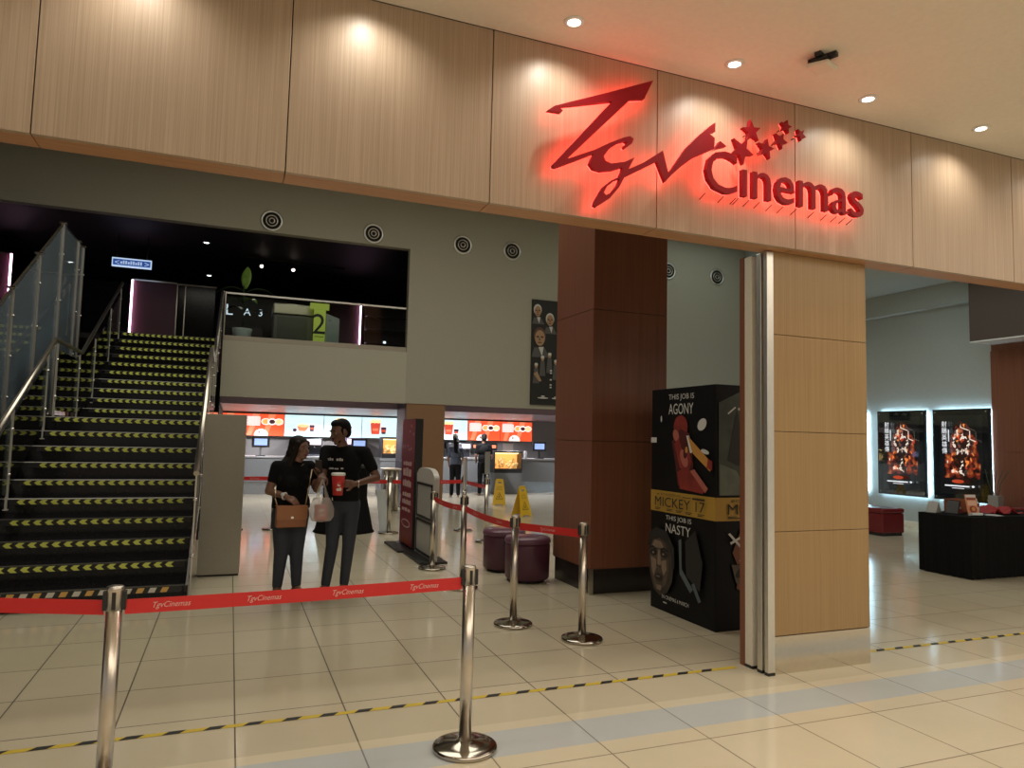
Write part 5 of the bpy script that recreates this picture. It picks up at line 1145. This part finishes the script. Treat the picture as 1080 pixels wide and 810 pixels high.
hd = V3(J['head']); HM = rotm(V3((0.66, -0.72, -0.04)))
body += head_prims(hd, HM, 0.95)
wr = V3(J['wrR']); body += hand_prims(wr, V3((0.75, -0.35, -0.45)), V3((0.2, 0.4, -0.9)), 0.35, 0.92, True, 0.6, 0.3)
wl = V3(J['wrL']); body += hand_prims(wl, V3((0.05, -0.35, 0.92)), V3((-0.75, -0.6, 0)), 0.65, 0.92, False, 0, 0.6)
bd = blob(body, 'body', SKIN2, wo, 0.0065, 2)
face_bits(hd, HM, bd, 0.95, (0.22, 0.06, 0.06))
blob([('e', P(hd, HM, 0, -0.03, 0.055), (0.086, 0.098, 0.078), HM), ('e', P(hd, HM, 0, -0.065, -0.01), (0.082, 0.065, 0.10), HM), ('c', P(hd, HM, 0.068, 0.03, 0.06), 0.024, P(hd, HM, 0.078, 0.0, -0.06), 0.026), ('c', P(hd, HM, -0.068, 0.03, 0.06), 0.024, P(hd, HM, -0.078, 0.0, -0.06), 0.026),
      ('c', P(hd, HM, -0.03, -0.075, -0.03), 0.065, V3((-0.085, -0.03, 1.27)), 0.055), ('c', V3((-0.085, -0.03, 1.27)), 0.055, V3((-0.115, -0.09, 1.15)), 0.03), ('c', P(hd, HM, 0.04, -0.07, -0.05), 0.055, V3((0.06, 0.09, 1.22)), 0.045), ('c', P(hd, HM, 0.07, -0.01, -0.06), 0.03, V3((-0.04, -0.08, 1.27)), 0.03)], 'hair', HAIRB, wo, 0.008, 2)
wr = V3(J['wrR']); fd = (wr-V3(J['elR'])).normalized(); sx_ = fd.cross(V3((0, 0, 1))).normalized(); ux = sx_.cross(fd)
wt = MB().tube([wr-fd*0.02+sx_*0.031*math.cos(a)+ux*0.031*math.sin(a) for a in [2*PI*k/16 for k in range(17)]], 0.008, 6).build('watch', WHITEP, wo)
MB().ball(wr-fd*0.02+sx_*0.03+ux*0.016, 0.02, 0, (1, 0.6, 1)).build('watch_face', PAPER, wt)
nk = MB().tube([V3((0.03, -0.015, 1.30))+V3((0.062*math.cos(a), 0.05*math.sin(a)-0.01, 0.0 if math.sin(a) > 0 else 0.03*math.sin(a)))+wf*0.01 for a in [2*PI*k/20 for k in range(21)]], 0.0025, 5).build('necklace', mat('gold', (0.6, 0.4, 0.15), 0.3, 1.0), wo)
ph = thing('phone', 'dark mobile phone in the raised hand of the woman', 'phone', (0.59+0.225, 7.40-0.245, 1.265)); ph.rotation_euler = (0.35, 0.1, -0.7)
MB().box(-0.036, 0.036, -0.0045, 0.0045, -0.07, 0.085).build('case', mat('phone_dark', (0.035, 0.02, 0.018), 0.3), ph, 0.003)
MB().box(-0.030, -0.008, 0.0046, 0.0065, 0.05, 0.075).build('camera_bump', BPLAST, ph)
hb = thing('handbag', 'tan flap handbag hanging at the front of the woman', 'handbag', (0.575, 7.155, 0.705), 0.12)
TAN = mat('tan_leather', (0.30, 0.115, 0.045), 0.45); TAN2 = mat('tan_leather_flap', (0.36, 0.145, 0.06), 0.42)
MB().box(-0.14, 0.14, -0.045, 0.045, 0, 0.195).build('body', TAN, hb, 0.015)
MB().prism([(-0.145, 0.20), (-0.143, 0.085), (-0.125, 0.07), (0.125, 0.07), (0.143, 0.085), (0.145, 0.20)], (0, -0.048, 0), (1, 0, 0), (0, 0, 1), 0.01).box(-0.145, 0.145, -0.058, 0.047, 0.196, 0.204).build('flap', TAN2, hb, 0.004)
MB().box(-0.012, 0.012, -0.064, -0.056, 0.085, 0.105).build('clasp', CHROME, hb)
GC = mat('chain_gold', (0.55, 0.42, 0.28), 0.3, 0.9)
MB().tube([(0.13, 0, 0.20), (0.165, 0.02, 0.40), (0.20, 0.10, 0.54)], 0.006, 8).build('chain_strap', GC, hb); MB().tube([(-0.13, 0, 0.20), (-0.15, 0.02, 0.27), (-0.145, 0.05, 0.36)], 0.006, 8).build('chain_strap', GC, hb)
# plastic carrier bag
cbag = thing('carrier_bag', 'white see-through plastic carrier bag with red print held between the couple', 'carrier bag', (0.835, 6.985, 0.77))
PLAST = bpy.data.materials.new('plastic_film'); PLAST.use_nodes = True
b_ = PLAST.node_tree.nodes['Principled BSDF']; b_.inputs['Base Color'].default_value = (0.62, 0.60, 0.57, 1); b_.inputs['Roughness'].default_value = 0.3; b_.inputs['Alpha'].default_value = 0.42
rings = []; random.seed(2)
for i, (z, rx, ry) in enumerate(((0.0, 0.03, 0.02), (0.008, 0.085, 0.055), (0.05, 0.112, 0.075), (0.12, 0.112, 0.075), (0.18, 0.095, 0.06), (0.225, 0.075, 0.04))):
    rings.append([V3((rx*math.cos(a)*(1+0.06*math.sin(5*a+i)), ry*math.sin(a)*(1+0.06*math.cos(4*a+2*i)), z)) for a in [2*PI*k/28 for k in range(29)]])
MB().grid(rings).build('film', PLAST, cbag, fix=False)
MB().grid([[V3((-0.065, -0.02, 0.215)), V3((-0.03, -0.025, 0.21))], [V3((-0.045, -0.01, 0.30)), V3((-0.018, -0.012, 0.30))], [V3((-0.008, 0.0, 0.40)), V3((0.006, 0.0, 0.40))]]).grid([[V3((0.03, 0.02, 0.21)), V3((0.07, 0.02, 0.215))], [V3((0.018, 0.012, 0.30)), V3((0.04, 0.01, 0.30))], [V3((-0.006, 0.0, 0.40)), V3((0.008, 0.0, 0.40))]]).build('handles', PLAST, cbag, fix=False)
MB().box(-0.06, 0.05, -0.045, 0.045, 0.015, 0.16).build('red_carton', CUPR, cbag, 0.006)
A = Art((-0.05, -0.047, 0.03), (1, 0, 0), (0, 0, 1)); A.ell(CW, 0.045, 0.08, 0.03, 0.016); A.rect(CW, 0.025, 0.03, 0.075, 0.045); A.build('carton_print', cbag)

# people at the counter
def standing(x, y, face, shirt, pants, hair, lab, h=1.66, long=False, skin=SKIN2, cap=None):
    s = h/1.72; t = thing('customer' if cap is None else 'staff', lab, 'person', (x, y, 0)); f = V3((math.sin(face), math.cos(face), 0)); M = rotm(f); L = lambda a, b, c: M @ V3((a, b, c))*s
    hd = L(0, 0.02, 1.60)
    body = head_prims(hd, M, s)+[('c', L(0, 0, 1.38), 0.06*s, L(0, 0.01, 1.53), 0.05*s), ('e', L(0, 0, 1.25), (0.16*s, 0.10*s, 0.18*s), M), ('e', L(0, 0, 0.98), (0.14*s, 0.10*s, 0.16*s), M)]
    for q in (-1, 1):
        body += [('c', L(q*0.17, 0, 1.38), 0.05*s, L(q*0.22, -0.01, 1.10), 0.038*s), ('c', L(q*0.22, -0.01, 1.10), 0.036*s, L(q*0.18, 0.14, 0.95), 0.026*s), ('c', L(q*0.08, 0, 0.9), 0.08*s, L(q*0.09, 0.01, 0.49), 0.055*s), ('c', L(q*0.09, 0.01, 0.49), 0.052*s, L(q*0.10, -0.02, 0.09), 0.036*s), ('c', L(q*0.10, -0.03, 0.05), 0.036*s, L(q*0.12, 0.13, 0.04), 0.03*s)]
        body += hand_prims(L(q*0.18, 0.14, 0.95), L(0, 0.7, -0.7), L(-q, 0.1, -0.2), 0.4, s, q > 0)
    b = blob(body, 'body', skin, t, 0.011, 2, )
    sp = [('e', L(0, 0, 1.25), (0.175*s, 0.118*s, 0.19*s), M), ('e', L(0, 0, 1.02), (0.165*s, 0.12*s, 0.20*s), M), ('c', L(0, 0, 1.36), 0.08*s, L(0, 0, 1.43), 0.06*s)]
    for q in (-1, 1): sp += [('c', L(q*0.06, 0, 1.38), 0.07*s, L(q*0.17, 0, 1.38), 0.062*s), ('c', L(q*0.17, 0, 1.38), 0.062*s, L(q*0.20, 0, 1.17), 0.054*s)]
    blob(sp, 'shirt', shirt, t, 0.013, 3, [(L(0, 0, 0.90), V3((0, 0, -1)))])
    jp = [('e', L(0, 0, 0.93), (0.15*s, 0.115*s, 0.13*s), M)]
    for q in (-1, 1): jp += [('c', L(q*0.08, 0, 0.88), 0.095*s, L(q*0.09, 0.01, 0.49), 0.07*s), ('c', L(q*0.09, 0.01, 0.49), 0.07*s, L(q*0.10, -0.02, 0.10), 0.055*s)]
    blob(jp, 'trousers', pants, t, 0.013, 3)
    hp = [('e', P(hd, M, 0, -0.02, 0.05, s), (0.082*s, 0.10*s, 0.08*s), M), ('e', P(hd, M, 0, -0.06, 0.0, s), (0.075*s, 0.06*s, 0.08*s), M)]
    if long: hp += [('c', P(hd, M, 0, -0.075, -0.02, s), 0.08*s, L(0, -0.11, 1.32), 0.06*s)]
    blob(hp, 'hair', hair, t, 0.011, 2)
    face_bits(hd, M, b, s)
    if cap: blob([('e', P(hd, M, 0, -0.01, 0.085, s), (0.088*s, 0.105*s, 0.06*s), M), ('e', P(hd, M, 0, 0.10, 0.065, s), (0.06*s, 0.05*s, 0.012*s), M)], 'cap', cap, t, 0.01, 1)
standing(5.62, 18.3, 0.2, mat('shirt_slate', (0.06, 0.075, 0.11), 0.8), TEE, HAIR, 'customer in slate blue shirt seen from behind at the tan pillar', 1.58, True)
standing(6.55, 18.7, 0.1, TEE, TEE, HAIR, 'customer all in black standing at the right counter', 1.70)
standing(6.35, 20.75, PI-0.2, mat('staff_grey', (0.30, 0.32, 0.36), 0.7), TEE, HAIR, 'staff person in grey with white cap facing out behind the right counter', 1.68, cap=mat('cap_white', (0.7, 0.68, 0.62), 0.6))
